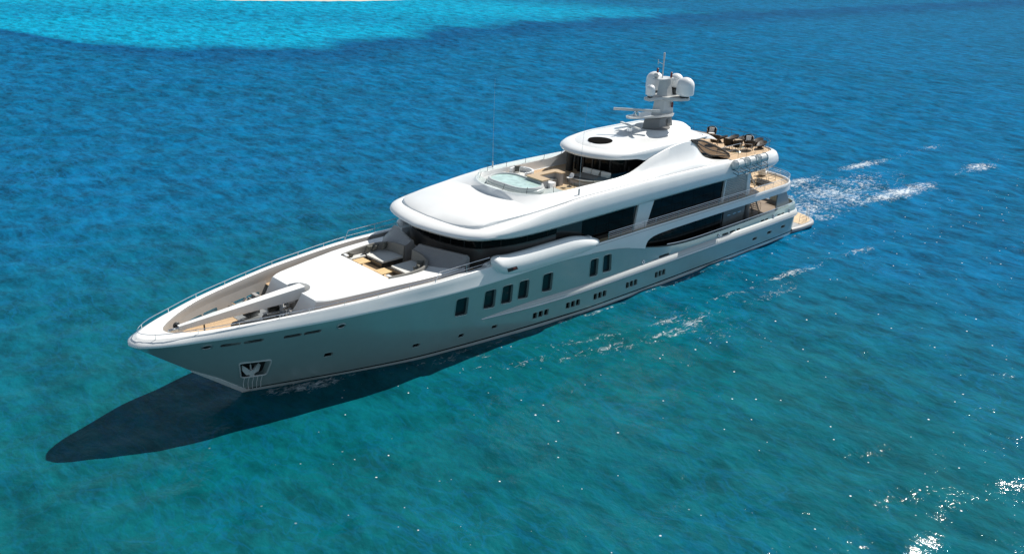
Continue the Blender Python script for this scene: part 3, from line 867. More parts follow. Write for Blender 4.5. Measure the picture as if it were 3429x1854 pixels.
# sofa: back rim that sweeps aft into the humped ventilator housings
for s in (1, -1):
    rim = cat_curve([(49.8, 2.72, 6.26), (48.1, 2.97, 6.32), (46.95, 2.84, 6.42), (46.35, 2.35, 6.52), (46.1, 1.6, 6.62), (46.05, 0.45, 6.70)], 5)
    secs = []
    for i, p in enumerate(rim):
        t = rim[min(i+1, len(rim)-1)]-rim[max(i-1, 0)]; t = t[:2]/np.linalg.norm(t[:2])
        nx, ny = -t[1], t[0]
        if nx*(47.8-p[0])+ny*(0.6-p[1]) < 0: nx, ny = -nx, -ny
        w = 0.16
        secs.append([(p[0], s*p[1], 5.45), (p[0], s*p[1], p[2]-0.03), (p[0]+nx*0.03, s*(p[1]+ny*0.03), p[2]), (p[0]+nx*(w-0.03), s*(p[1]+ny*(w-0.03)), p[2]), (p[0]+nx*w, s*(p[1]+ny*w), p[2]-0.03), (p[0]+nx*(w+0.1), s*(p[1]+ny*(w+0.1)), 5.45)])
    b = MB(); b.loft(secs, caps=True)
    b.build('sofa_backrest', M['fabric'], yacht)
    b = MB()
    poly = [(48.1, 0.46), (48.15, 2.2), (47.9, 2.7), (47.0, 2.66), (46.5, 2.2), (46.27, 1.5), (46.22, 0.46)]
    b.prism([(x, s*y) for x, y in poly], 'z', 5.46, 5.82); b.build('sofa_base', M['housedark'], yacht, smooth=False)
    b = MB()
    b.prism(round_poly([(x*0.998, s*(y*0.995+0.01)) for x, y in poly], 0.08), 'z', 5.82, 5.94); b.build('sofa_seat', M['seat'], yacht, smooth=False)
    b = MB(); b.box((48.75, s*2.42, 5.64), (1.2, 0.46, 0.36), bev=0.01); b.build('bench_base', M['midgrey'], yacht)
    b = MB(); b.box((48.75, s*2.42, 5.88), (1.22, 0.5, 0.12), bev=0.04); b.build('bench_seat', M['seat'], yacht)
    b = MB(); b.box((49.62, s*2.44, 6.2), (0.2, 0.5, 0.1), bev=0.02); b.build('bench_shelf', M['white'], yacht)
    # humped housing
    secs = []
    for y, xf, zf, xm, zm_, xr, zr, xa in ((0.43, 46.12, 6.0, 46.08, 6.72, 45.6, 6.95, 44.95), (1.2, 46.2, 6.0, 46.05, 6.62, 45.42, 6.95, 44.85), (2.0, 46.3, 6.05, 46.0, 6.5, 45.15, 6.94, 44.65),
                                           (2.6, 46.45, 6.1, 45.85, 6.45, 44.95, 6.93, 44.5), (3.2, 46.1, 6.12, 45.55, 6.42, 44.72, 6.92, 44.35), (3.9, 45.5, 6.12, 45.15, 6.35, 44.47, 6.90, 44.2), (4.06, 45.2, 6.1, 44.9, 6.25, 44.38, 6.75, 44.15)):
        secs.append([(xa, s*y, 5.4), (xr-0.22, s*y, zr-0.02), (xr, s*y, zr), ((xr*0.55+xm*0.45), s*y, zr*0.42+zm_*0.58-0.02), (xm, s*y, zm_), (xf, s*y, zf), (xf-0.05, s*y, 5.4)])
    b = MB(); b.loft(secs, caps=True); b.build('ventilator_housing', M['ventgrey'], yacht, angle=28)

# ------------------------------------------------------------------ foredeck crane and mooring gear
crane = MB()
secs = []
for X, w, zt, zb in ((54.58, 0.66, 6.08, 5.62), (54.75, 0.68, 6.08, 5.34), (56.0, 0.66, 6.02, 5.30), (58.5, 0.52, 5.88, 5.32), (62.75, 0.25, 5.63, 5.33)):
    h = w/2
    secs.append([(X, -h, zb+0.02), (X, -h+0.02, zb), (X, h-0.02, zb), (X, h, zb+0.02), (X, h, zt-0.02), (X, h-0.02, zt), (X, -h+0.02, zt), (X, -h, zt-0.02)])
crane.loft(secs, caps=True)
cr = crane.build('crane_boom', M['shade_white'], yacht, angle=20)
b = MB(); b.lathe([(0.36, 4.46), (0.36, 5.2), (0.3, 5.36)], (55.15, 0, 0), 20); b.build('pedestal', M['midgrey'], cr)
b = MB(); b.box((55.35, 0.05, 5.26), (0.9, 0.5, 0.16), bev=0.02); b.build('slew_bracket', M['grey'], cr)
b = MB()
b.tube([(62.75+0.62*i/90, 0.0+0.075*math.cos(i*2*math.pi/11), 5.46+0.075*math.sin(i*2*math.pi/11)) for i in range(91)], 0.026, 6)
b.lathe([(0.06, -0.3), (0.06, 0.32)], (63.05, 0, 5.46), 10, rot=(0, R(90), 0)); b.build('rope_sheave', M['chrome'], cr)
b = MB(); b.lathe([(0.2, -0.04), (0.22, 0), (0.2, 0.04)], (62.75, -0.22, 5.56), 16, rot=(R(90), 0, 0)); b.build('hook_block', M['darksteel'], cr)
# steel plate and winches
b = MB(); b.prism([(58.6, -1.9), (58.6, 1.2), (57.9, 1.9), (55.3, 2.2), (55.3, -2.2)], 'z', 4.475, 4.49); b.build('mooring_plate', M['steelgrey'], yacht, smooth=False)
def windlass(x, y):
    b = MB(); b.box((x, y, 4.72), (0.75, 0.34, 0.34), rot=(0, 0, R(14)), bev=0.05); o = b.build('windlass', M['darksteel'], yacht)
    b = MB(); b.lathe([(0.2, -0.16), (0.12, -0.1), (0.12, 0.1), (0.2, 0.16)], (x+0.5, y+0.05, 4.76), 14, rot=(R(90), 0, 0)); b.build('gypsy_wheel', M['darksteel'], o)
    b = MB(); b.tube([(x+0.4, y+0.1, 4.5), (x+0.55, y+0.1, 4.85), (x+0.75, y+0.05, 4.9)], 0.04, 6); b.build('brake_lever', M['black'], o)
windlass(57.55, -0.85); windlass(56.9, 0.35)
def capstan(x, y):
    b = MB(); b.lathe([(0.34, 4.49), (0.32, 4.56), (0.2, 4.62), (0.17, 4.8), (0.2, 4.92), (0.27, 4.96), (0.27, 5.02), (0.05, 5.05)], (x, y, 0), 20); b.build('capstan', M['chrome'], yacht)
capstan(55.95, -0.25+0.65); capstan(55.75, -1.4)
b = MB(); b.box((56.25, -0.75, 4.72), (0.7, 0.3, 0.4), bev=0.06); b.build('hydraulic_unit', M['black'], yacht)
b = MB()
for i in range(16):
    b.box((56.0+i*0.115, 0.75+0.02*i, 4.53), (0.13, 0.06 if i % 2 else 0.02, 0.02 if i % 2 else 0.06), bev=0.008)
b.build('anchor_chain', M['darksteel'], yacht)
for s in (1, -1):
    o = MB(); o.box((57.5, s*2.75, 4.52), (0.95, 0.24, 0.08), bev=0.02)
    for d in (-0.27, 0.27):
        o.tube([(57.5+d, s*2.75, 4.5), (57.5+d*1.2, s*2.75, 4.72), (57.5+d*1.9, s*2.75, 4.86)], 0.07, 8)
    o.build('mooring_bitt', M['chrome'], yacht)
b = MB(); b.tube([(60.85, -0.75, 4.46), (60.85, -0.75, 5.0)], 0.05, 8); b.tube([(60.6, -0.75, 5.02), (61.05, -0.75, 4.96)], 0.06, 8); b.build('boom_crutch', M['black'], yacht)
b = MB(); b.prism(rrect(0.9, 0.5, 0.2), 'y', -0.14, 0.14); o = b.build('chain_locker_hatch', M['darksteel'], yacht); place(o, (59.1, 0.15, 4.66))

# ------------------------------------------------------------------ anchor (hangs in its pocket)
anc = empty('anchor', (58.95, hull_y(58.95, 1.75)-0.25, 1.7))
tag(anc, 'steel anchor with two broad flukes stowed in the recess at the bow', 'anchor')
b = MB(); b.tube([(0, 0.02, 0.1), (0, -0.02, 0.6), (0.03, -0.05, 1.0)], 0.055, 8); b.build('shank', M['strake'], anc)
b = MB(); b.box((0, 0.06, 0.06), (0.3, 0.2, 0.42), bev=0.03); b.build('crown', M['strake'], anc)
for s in (1, -1):
    b = MB()
    b.loft([[(s*0.14, 0.0, 0.0), (s*0.14, 0.16, 0.0), (s*0.14, 0.16, 0.3), (s*0.14, 0.0, 0.3)], [(s*0.42, 0.08, 0.08), (s*0.42, 0.2, 0.1), (s*0.42, 0.2, 0.62), (s*0.42, 0.08, 0.6)], [(s*0.62, 0.06, 0.42), (s*0.62, 0.12, 0.42), (s*0.62, 0.12, 0.78), (s*0.62, 0.06, 0.78)]], caps=True)
    b.build('fluke', M['strake'], anc)

# ------------------------------------------------------------------ upper deck band and topsides
def upper_outline():
    pts = [(44.0, 5.225), (40, 5.225), (36, 5.23), (33, 5.235), (31, 5.235), (30, 5.235), (29, 5.235), (28, 5.235), (27, 5.235), (26.32, 5.235), (26.3, 5.235), (26.27, 5.235), (26.2, 5.235), (26.08, 5.235), (25.85, 5.235), (25.4, 5.235), (24.8, 5.235), (24.2, 5.235), (23, 5.235)]
    pts += [(X, 5.235) for X in np.linspace(21, 7, 12)]
    for a in np.linspace(4, 90, 16):
        s, c = math.sin(R(a)), math.cos(R(a))
        pts.append((6.5-4.15*abs(s)**(2/3.4), 5.235*abs(c)**(2/3.4)))
    return pts
ZB = pchip([(2, 4.72), (15, 4.75), (23, 4.72), (24.2, 4.69), (24.8, 4.66), (25.4, 4.59), (25.85, 4.46), (26.08, 4.32), (26.2, 4.16), (26.27, 4.0), (26.3, 3.84), (26.32, 3.74), (27, 3.92), (28.81, 4.33), (30.18, 4.56), (33.8, 4.85), (36.82, 5.0), (44, 5.0)])
UP = upper_outline()
UPF = UP + [(x, -y) for x, y in UP[-2::-1]]
def offs(pl, d):
    out = []
    for i in range(len(pl)):
        p = np.array(pl[i]); a = np.array(pl[max(i-1, 0)]); c = np.array(pl[min(i+1, len(pl)-1)])
        t = c-a; t = t/np.linalg.norm(t); n = np.array([-t[1], t[0]])
        # interior lies to the right when running aft on the port side
        out.append(p + n*d if True else p)
    return out
IN1 = offs(UPF, -0.14)
OUT = offs(UPF, 0.0)
# choose the inward direction
if abs(IN1[5][1]) > abs(UPF[5][1]): IN1 = offs(UPF, 0.14); SGN = 1
else: SGN = -1
IN2 = offs(UPF, SGN*0.5)
secs = []
for (x, y), a, c in zip(UPF, IN1, IN2):
    zt = 5.46+0.05*max(0, (14-x)/12); zb = ZB(x)
    lean = 0.05
    flare = 0.22*min(1, max(0, (4.5-x)/2))
    ox = -flare
    secs.append([(x+ox, y*(1.0+0.0), zb), (x+ox*0.5, y, zb+0.25), (x, y*0.998, zt-0.05), (x*0.995+a[0]*0.005, y*0.993, zt), (a[0], a[1], zt), (a[0], a[1], 5.30), (c[0], c[1], zb+0.06 if zb < 4.8 and x < 26 else max(zb, 4.6))])
b = MB(); b.loft(secs, caps=True)
b.build('upper_deck_band', M['white'], yacht, angle=35)
b = MB(); b.tube([(x, y*1.001+0.012*(1 if y > 0 else -1), 5.33) for x, y in UPF if x > 3.2 and y > 0], 0.012, 4); b.build('panel_seam', M['midgrey'], yacht)
# deck slab and teak
ins = [p for p in offs(UP, SGN*0.16)]
def slab(name, pl, z0, z1, m):
    b = MB()
    secs = [[(x, y, z1), (x, -y, z1), (x, -y, z0), (x, y, z0)] for x, y in pl]
    b.loft(secs, caps=True)
    return b.build(name, m, yacht, smooth=False)
slab('upper_deck_slab', [(x, max(0.0, y)) for x, y in ins if x < 26.6], 4.82, 5.29, M['shade_white'])
slab('upper_deck', [(x, max(0.0, y)) for x, y in ins], 5.30, 5.32, M['teakx'])

# fashion plates: the swollen wing each side of the bridge
FT = pchip([(32.0, 5.60), (32.2, 5.78), (32.7, 6.02), (33.4, 6.23), (34.3, 6.46), (35.6, 6.62), (37.8, 6.63), (39.6, 6.62), (41.75, 6.68), (42.6, 6.80), (43.0, 6.74), (43.2, 6.5)])
FB = pchip([(32.0, 5.56), (32.2, 5.46), (33.8, 5.18), (36.4, 5.06), (39.5, 5.08), (41.55, 5.26), (42.3, 5.48), (42.8, 5.86), (43.1, 6.2), (43.2, 6.44)])
for s in (1, -1):
    secs = []
    for X in [32.0, 32.06, 32.2, 32.4]+list(np.linspace(32.7, 34, 6))+list(np.linspace(34.6, 41, 12))+[41.6, 42.1, 42.5, 42.8, 43.0, 43.1, 43.2]:
        zt, zb = FT(X), FB(X); h = zt-zb; k = min(1, h/0.9)
        y0 = 5.12
        secs.append([(X, s*(y0-0.08), zb), (X, s*(y0+0.16*k), zb+0.01*h), (X, s*(y0+0.37*k), zb+0.10*h), (X, s*(y0+0.47*k), zb+0.3*h), (X, s*(y0+0.47*k), zb+0.52*h), (X, s*(y0+0.38*k), zb+0.74*h), (X, s*(y0+0.2*k), zb+0.92*h), (X, s*(y0+0.02), zt), (X, s*(y0-0.2*k), zt-0.01*h), (X, s*(y0-0.32*k), zt-0.08*h), (X, s*(y0-0.34*k), zb)])
    b = MB(); b.loft(secs, caps=True)
    fp = b.build('bridge_wing', M['white'], yacht, angle=60)
    b = MB(); b.prism([(41.95, 5.62), (42.1, 5.9), (41.2, 5.88), (41.05, 5.64)], 'y', s*5.4, s*5.604); b.build('lamp_recess', M['dark'], fp, smooth=False)
    b = MB(); b.box((41.4, s*5.61, 5.76), (0.3, 0.03, 0.1), bev=0.01); b.build('side_lamp', M['red'], fp)

for s in (1, -1):
    b = MB(); b.loft([[(42.2, s*4.3, 5.5), (42.2, s*4.95, 5.5), (42.3, s*4.95, 6.35), (42.3, s*4.4, 6.3)], [(43.6, s*4.2, 5.5), (43.9, s*4.95, 5.5), (43.3, s*4.95, 6.3), (43.2, s*4.5, 6.25)]], caps=True)
    b.build('wing_locker', M['white'], yacht, smooth=False)
# upper deck rail with four bars
mid = offs(UPF, SGN*0.1)
pth = [(p[0], p[1], 5.47) for p in mid if not (p[0] > 32.6)]
posts = []
acc = 0; last = np.array(pth[0][:2]); d = 0.0
for i in range(1, len(pth)):
    a = np.array(pth[i-1]); c = np.array(pth[i]); L = np.linalg.norm(c-a)
    if L < 1e-6: continue
    while d <= L:
        posts.append(tuple(a+(c-a)*(d/L))); d += 1.47
    d -= L
rail('upper_deck_rail', pth, 0.60, posts, (0.15, 0.30, 0.45), r=0.024)
# main deck rail
pth = [(X, hull_y(X, 2.95)*stern_f(max(X, 1.0))-0.12, ZK(X)+0.0) for X in list(np.linspace(23.0, 4, 24))+list(np.linspace(3.5, 1.15, 10))]
pth = pth + [(x, -y, z) for x, y, z in pth[::-1]]
posts = [(X, s*(hull_y(X, 2.95)*stern_f(X)-0.12), ZK(X)) for X in (21.4, 19.4, 17.8, 16.2, 14.63, 13.1, 11.6, 10.1, 8.63, 7.18, 5.75, 4.28, 2.8, 1.8) for s in (1, -1)]
rail('main_deck_rail', pth, 0.16, posts, (), r=0.035)

# ------------------------------------------------------------------ deckhouses
def house(name, pl, z0, z1, m, parent=yacht, lean=0.0):
    b = MB()
    secs = [[(x, y, z0), (x-lean, y*(1-0.0), z1), (x-lean, -y, z1), (x, -y, z0)] for x, y in pl]
    b.loft(secs, caps=True)
    return b.build(name, m, parent)
W = cat_curve([(36.5, 4.75), (38.9, 4.72), (41.6, 4.3), (43.2, 3.6), (43.9, 2.3), (44.2, 1.2), (44.3, 0.02)], 5)
low = house('bridge_wall', [tuple(p) for p in W], 5.32, 6.98, M['bridgegrey'])
hi = house('bridge_window', [(p[0]-0.12-0.0, max(0.0, p[1]-0.06)) for p in W], 6.98, 7.9, M['glass'])
for s in (1, -1):
    for k in range(2, len(W)-1, 4):
        p = W[k]
        b = MB(); b.tube([(p[0]-0.1, s*(p[1]-0.04), 6.98), (p[0]-0.14, s*(p[1]-0.06), 7.8)], 0.03, 5); b.build('mullion', M['black'], hi)
b = MB(); b.tube([(44.25, 1.8*0.9, 6.3), (44.32, 0.1, 6.42)], 0.02, 5); b.tube([(43.1, 3.75, 6.2), (44.1, 1.9, 6.34)], 0.018, 5); b.build('grab_rail', M['chrome'], low)
uh = house('upper_deckhouse', [(11.0, 4.25), (14.7, 4.38), (25, 4.4), (36.6, 4.4)], 5.32, 7.72, M['housedark'])
def wall_glass(parent, xs, y, z0, z1, sl=0.0):
    for s in (1, -1):
        for a, c in zip(xs[:-1], xs[1:]):
            b = MB(); b.prism([(a-0.015, z0), (c+0.015, z0), (c+0.015-sl, z1), (a-0.015-sl, z1)], 'y', s*y, s*(y+0.02)); b.build('window', M['glass'], parent, smooth=False)
wall_glass(uh, [33.3, 31.7, 30.2, 28.6, 27.2], 4.40, 5.62, 7.66)
wall_glass(uh, [25.2, 23.7, 22.2, 20.7, 19.2, 17.7, 16.2, 14.9], 4.40, 5.62, 7.66)
for s in (1, -1):
    b = MB(); b.prism([(27.15, 5.33), (26.75, 7.66), (24.75, 7.66), (25.6, 5.33)], 'y', s*4.38, s*4.56); b.build('pillar', M['white'], yacht, smooth=False)
    lv = MB()
    for i in range(12):
        z = 5.6+i*0.165
        lv.box((12.9-0.03*i*0.3, s*4.5, z), (3.6, 0.12, 0.12), rot=(R(-25*s), 0, 0), bev=0.02)
    lv.build('louvre_panel', M['strake'], yacht)
    b = MB(); b.prism([(11.15, 5.33), (11.3, 7.66), (10.85, 7.66), (10.55, 5.33)], 'y', s*4.4, s*4.62); b.build('pillar', M['white'], yacht, smooth=False)
    b = MB(); b.prism([(14.9, 5.33), (14.75, 7.66), (14.6, 7.66), (14.72, 5.33)], 'y', s*4.4, s*4.58); b.build('pillar', M['white'], yacht, smooth=False)
b = MB(); b.box((11.02, 0, 6.5), (0.06, 8.2, 2.2)); b.build('aft_glass_door', M['glass'], uh, smooth=False)
mh = house('main_deckhouse', [(10.3, 4.2), (26.5, 4.25)], 2.08, 4.84, M['housedark'])
wall_glass(mh, [26.2, 24.6, 23, 21.4, 19.8, 18.2, 16.6, 15.2, 14.2], 4.25, 2.5, 4.6)
b = MB(); b.box((10.32, 0, 3.4), (0.06, 8.0, 2.5)); b.build('aft_glass_door', M['glass'], mh, smooth=False)
for s in (1, -1):
    b = MB(); b.box((12.2, s*4.26, 3.55), (3.4, 0.06, 2.2), bev=0.01); o = b.build('side_door', M['midgrey'], mh)
    for xx in (13.1, 12.2, 11.4):
        b = MB(); b.box((xx, s*4.31, 3.75), (0.5, 0.04, 0.06), bev=0.01); b.build('handle', M['chrome'], o)
    b = MB(); b.lathe([(0.28, 2.08), (0.28, 4.83)], (7.9, s*3.0, 0), 16); b.build('deck_pillar', M['grey'], yacht)
    # quarter screens at the aft end of the main deck
    b = MB(); b.prism(round_poly([(5.4, 3.0), (5.4, 4.8), (4.1, 4.8), (3.0, 3.15), (3.2, 3.0)], 0.1), 'y', s*4.55, s*4.65); b.build('quarter_screen', M['grey'], yacht, smooth=False)

# stairs between decks
def stairs(x0, z0, x1, z1, y, w, n, name='deck_stair'):
    b = MB()
    for s in (-1, 1):
        b.box(((x0+x1)/2, y+s*w/2, (z0+z1)/2), (math.hypot(x1-x0, z1-z0), 0.04, 0.18), rot=(0, -math.atan2(z1-z0, x1-x0), 0))
    o = b.build(name, M['steelgrey'], yacht)
    for k in range(1, n):
        t = k/n
        c = MB(); c.box((x0+(x1-x0)*t, y, z0+(z1-z0)*t), (0.24, w, 0.03)); c.build('tread', M['teakx'], o, smooth=False)
    h = MB()
    for s in (-1, 1):
        h.tube([(x0, y+s*w/2, z0), (x0, y+s*w/2, z0+0.85), (x1, y+s*w/2, z1+0.85)], 0.022, 6)
        h.tube([(x0, y+s*w/2, z0+0.45), (x1, y+s*w/2, z1+0.45)], 0.014, 6)
    h.build('handrail', M['chrome'], o)
stairs(5.4, 2.1, 7.4, 4.9, 2.6, 0.8, 11)
stairs(8.0, 5.35, 10.2, 7.9, 3.2, 0.8, 11)
b = MB(); b.box((6.3, 2.95, 5.327), (2.5, 1.8, 0.006)); sw = b.build('stairwell_shade', M['dark'], yacht, smooth=False)  # dark sheet laid on the deck as the shade of an opening
for k in range(5):
    b = MB(); b.box((7.2-0.42*k, 2.95, 5.36+0.03*k), (0.16, 1.3, 0.05), rot=(0, R(-30), 0), bev=0.01); b.build('tread', M['steelgrey'], sw)
# guard rail round the stair well on the upper deck
pth = [(7.6, 3.9, 5.33), (5.0, 3.9, 5.33), (5.0, 2.0, 5.33), (7.6, 2.0, 5.33)]
rail('stairwell_rail', pth, 0.85, [(7.6, 3.9, 5.33), (6.3, 3.9, 5.33), (5.0, 3.9, 5.33), (5.0, 2.95, 5.33), (5.0, 2.0, 5.33), (6.3, 2.0, 5.33), (7.6, 2.0, 5.33)], (0.25, 0.55), m='darksteel')

# ------------------------------------------------------------------ roof belt
ZG = pchip([(6.8, 9.05), (9, 9.15), (15, 9.27), (28, 9.42), (34.5, 9.38), (35.7, 9.27), (37.8, 9.12), (39.7, 8.95), (41.5, 8.79), (42.8, 8.66), (43.8, 8.59), (44.45, 8.60)])
RC = [  # bulge x,y  groove x,y  lip x,y
 (6.0, 0, 6.9, 0, 6.6, 0), (6.02, 2.2, 6.92, 2.2, 6.62, 2.1), (6.15, 3.8, 7.1, 3.6, 6.7, 3.6), (6.6, 4.75, 7.6, 4.5, 7.1, 4.5), (8.2, 5.32, 9.0, 5.0, 8.4, 5.0),
 (12, 5.42, 12, 5.1, 12, 5.1), (20, 5.42, 20, 5.1, 20, 5.1), (28, 5.42, 28, 5.1, 28, 5.1), (34, 5.42, 34, 5.08, 34, 5.1), (38, 5.40, 37.8, 4.95, 38, 5.06),
 (41, 5.32, 40.6, 4.62, 41, 4.95), (42.9, 5.12, 42.4, 4.36, 42.6, 4.70), (44.0, 4.75, 43.4, 4.15, 43.5, 4.35), (44.6, 4.2, 43.85, 3.7, 44.1, 3.85), (45.2, 3.05, 44.2, 2.75, 44.6, 2.85), (45.6, 1.5, 44.42, 1.4, 45.0, 1.4), (45.8, 0, 44.47, 0, 45.15, 0)]
half = cat_curve(RC, 4)
ZBU = pchip([(6.0, 7.95), (9, 8.0), (20, 8.15), (36, 8.15), (43, 8.15), (45.8, 8.2)])
ZL = pchip([(6.0, 7.62), (9, 7.6), (28, 7.6), (38, 7.58), (41, 7.66), (43, 7.82), (45.8, 7.9)])
secs = []
port = []
for r in half:
    bx, by, gx, gy, lx, ly = r
    zb, zg, zl = ZBU(bx), ZG(gx), ZL(bx)
    P = [(lx-0.25 if gx > 40 else lx, max(0, ly-0.5), zl+0.03), (lx, ly, zl), ((lx*0.35+bx*0.65), (ly*0.35+by*0.65), zl*0.62+zb*0.38), (bx, by, zb)]
    for f, h in ((0.05, 0.28), (0.18, 0.55), (0.42, 0.80), (0.72, 0.94)):
        P.append((bx+(gx-bx)*f, by+(gy-by)*f, zb+(zg-zb)*h))
    P += [(gx, gy, zg), (gx-0.02 if gx > 40 else gx, max(0, gy-0.06), zg-0.005), (gx-0.1 if gx > 30 else gx+0.1*(gx < 8), max(0, gy-0.1), min(8.86, zg-0.03) if gx < 40 else zg-0.05)]
    port.append(P)
b = MB()
secs = []
for P in port:
    secs.append(P + [(x, -y, z) for x, y, z in reversed(P)])
b.loft(secs, ring=True, caps=False)
b.build('roof_belt', M['white'], yacht, angle=50)

# ------------------------------------------------------------------ sundeck body: crowned roof forward, coaming, side wings aft
ZT = pchip([(44.45, 8.62), (43.8, 8.78), (43, 8.92), (42, 9.03), (40.5, 9.12), (39, 9.17), (36, 9.38), (33, 9.47), (26, 9.46), (15, 9.3)])
YG = pchip([(15, 5.0), (28, 5.0), (34, 4.98), (35.7, 4.93), (37.8, 4.86), (40.6, 4.54), (42.4, 4.28), (43.4, 4.06), (43.85, 3.62), (44.2, 2.7), (44.40, 1.4), (44.45, 0)])
ZCR = pchip([(15, 9.27), (16.3, 9.32), (17.0, 9.5), (17.67, 9.9), (18.3, 10.45), (18.9, 10.98), (19.56, 11.3), (20.5, 11.34), (22.1, 11.2), (23.6, 10.95), (25.15, 10.55), (26.4, 10.05), (27.6, 9.72), (29, 9.62), (33, 9.62), (38.6, 9.66)])
YCR2 = pchip([(15, 4.8), (15.6, 4.6), (16.3, 4.15), (17.2, 3.9), (18, 3.82), (25, 3.8), (27.6, 3.72), (30, 3.7), (35.2, 3.7)])
def ell(X, xc, fr, hw, n=2.25):
    if X >= fr: return 0.0
    if X <= xc: return hw
    return hw*(1-((X-xc)/(fr-xc))**n)**(1/n)
secs = []
XB = list(np.linspace(15, 16.2, 4))+list(np.linspace(16.5, 20, 15))+list(np.linspace(20.6, 30, 18))+list(np.linspace(31, 36, 8))+list(np.linspace(36.3, 38.1, 12))+[38.19, 38.21, 38.3, 38.39, 38.48, 38.56, 38.66, 38.8, 38.95, 39.1, 39.25]+list(np.linspace(39.6, 43, 9))+[43.3, 43.6, 43.85, 44.05, 44.2, 44.32, 44.40, 44.445]
for X in XB:
    yg, zg = YG(X), ZG(X)-0.015; zt = ZT(X)
    if X < 35.2:
        yC = YCR2(X)
    else:
        yC = ell(X, 35.2, 38.58, 3.7)
    yB = ell(X, 35.2, 39.05, yC+0.30 if X < 35.2 else 4.0) if X < 39.05 else 0.0
    if X < 30: yB = yC+0.22
    zC = ZCR(X) if X < 38.58 else zt
    yD = max(0, yC-0.13) if X < 35.2 else ell(X, 35.2, 38.42, 3.56)
    yF = max(0, yC-0.2) if X < 35.2 else ell(X, 35.2, 38.2, 3.48)
    zF = 8.9 if X < 38.2 else zC
    if X >= 38.42: zD = zC
    else: zD = zC
    rise = max(0.0, zC-9.62)
    zB = (zt+0.02 if X > 30 else zt+0.0) + rise*0.72
    s2y = max(yB+0.02, yg-0.24) if yg > 0.4 else yg*0.6
    s2y = min(s2y, yg)
    if rise > 0.05: s2y = yB+0.34*(yg-yB)
    z2 = min(zt, zB) + rise*0.0 + (rise*0.30 if rise > 0.05 else 0)
    s1y = yg-0.02
    z1 = zg+0.55*max(0.0, zt-zg) + rise*0.03
    P = [(X, 0.0, zF), (X, yF, zF), (X, yD, zD-0.02), (X, (yD*0.7+yC*0.3), zD), (X, (yD*0.3+yC*0.7), zC), (X, yC, zC-0.02), (X, yB, zB), (X, s2y, z2), (X, s2y*0.4+s1y*0.6, z1*0.45+z2*0.55), (X, s1y, z1), (X, yg, zg), (X, yg, 8.58 if X < 43.5 else zg-0.03), (X, 0.0, 8.58 if X < 43.5 else zg-0.03)]
    secs.append(P + [(x, -y, z) for x, y, z in reversed(P[1:-1])])
b = MB(); b.loft(secs, caps=True)
b.build('sundeck_bulwark', M['white'], yacht, angle=42)
slab('sun_deck', [(x, max(0, y-0.14)) for x, y in [(r[2]+0.12 if r[2] < 8 else r[2], r[3]) for r in half] if x < 16.4], 8.88, 9.0, M['teak'])
b = MB(); b.box((26.3, 0, 8.905), (20, 6.8, 0.02)); b.build('pool_deck_planking', M['teak'], yacht, smooth=False)

# glass wind screen on the coaming
GP = [(27.26, 3.62, 9.78), (29.37, 3.61, 9.56), (31.48, 3.64, 9.57), (33.6, 3.64, 9.58), (35.71, 3.54, 9.6), (37.46, 2.50, 9.6), (38.35, 0.95, 9.6)]
gp = [(27.3, 3.63, 9.76), (29.37, 3.63, 9.58), (31.48, 3.63, 9.58), (33.6, 3.63, 9.58)] + [(X, ell(X, 35.2, 38.5, 3.63), 9.58) for X in (35.2, 35.8, 36.4, 37, 37.5, 37.9, 38.2, 38.38, 38.47, 38.5)]
gp = gp + [(x, -y, z) for x, y, z in gp[-2::-1]]
b = MB()
N = len(gp)
hts = [0.12 if i in (0, N-1) else 0.42 for i in range(N)]
top = [(p[0]-0.22*(1 if p[0] > 36 else 0)*(p[0]-36)/2.5, p[1]*0.985, p[2]+h) for p, h in zip(gp, hts)]
b.loft([[gp[i], top[i]] for i in range(N)], ring=False, caps=False)
ws = b.build('wind_screen', M['clear'], yacht)
for x, y, z in GP:
    for s in (1, -1):
        if abs(y) < 1e-3 and s < 0: continue
        c = MB(); f = 0.22*(1 if x > 36 else 0)*(x-36)/2.5
        c.tube([(x, s*y, z-0.02), (x-f, s*y*0.985, z+0.46)], 0.018, 5); c.build('screen_post', M['black'], ws)

# ------------------------------------------------------------------ pool, bar, sunpad on the sundeck
def stadium(cx, L, Wd, n=12):
    r = Wd/2; pts = []
    for i in range(n+1):
        a = R(0+180*i/n); pts.append((cx+r*math.cos(a), L/2-r+r*math.sin(a)))
    for i in range(n+1):
        a = R(180+180*i/n); pts.append((cx+r*math.cos(a), -L/2+r+r*math.sin(a)))
    return pts
b = MB()
plin = [(X, ell(X, 35.2, 38.3, 3.5)) for X in (33.9, 35.2, 36, 36.8, 37.4, 37.8, 38.1, 38.25)]
b.loft([[(x, y, 9.3), (x, -y, 9.3), (x, -y, 8.92), (x, y, 8.92)] for x, y in plin], caps=True)
b.build('pool_plinth', M['strake'], yacht, smooth=False)
pool = MB()
C0 = 36.1
prof = [(4.6, 2.95, 9.30), (4.95, 2.95, 9.36), (4.95, 2.95, 9.50), (4.85, 2.85, 9.58), (4.78, 2.78, 9.6), (4.78, 2.78, 9.72), (4.66, 2.66, 9.80), (4.46, 2.46, 9.80), (4.40, 2.40, 9.75), (4.36, 2.36, 9.45)]
pool.loft([[(x, y, z) for x, y in stadium(C0, L, Wd)] for L, Wd, z in prof], ring=True, caps=True)
pl = pool.build('spa_pool', M['strake'], yacht, angle=40)
w = MB()
pts = stadium(C0, 4.37, 2.37)
w.add([(C0, 0, 9.70)] + [(x, y, 9.70) for x, y in pts], [(0, i+1, (i+1) % len(pts)+1) for i in range(len(pts))])
w.build('pool_water', M['poolwater'], pl)
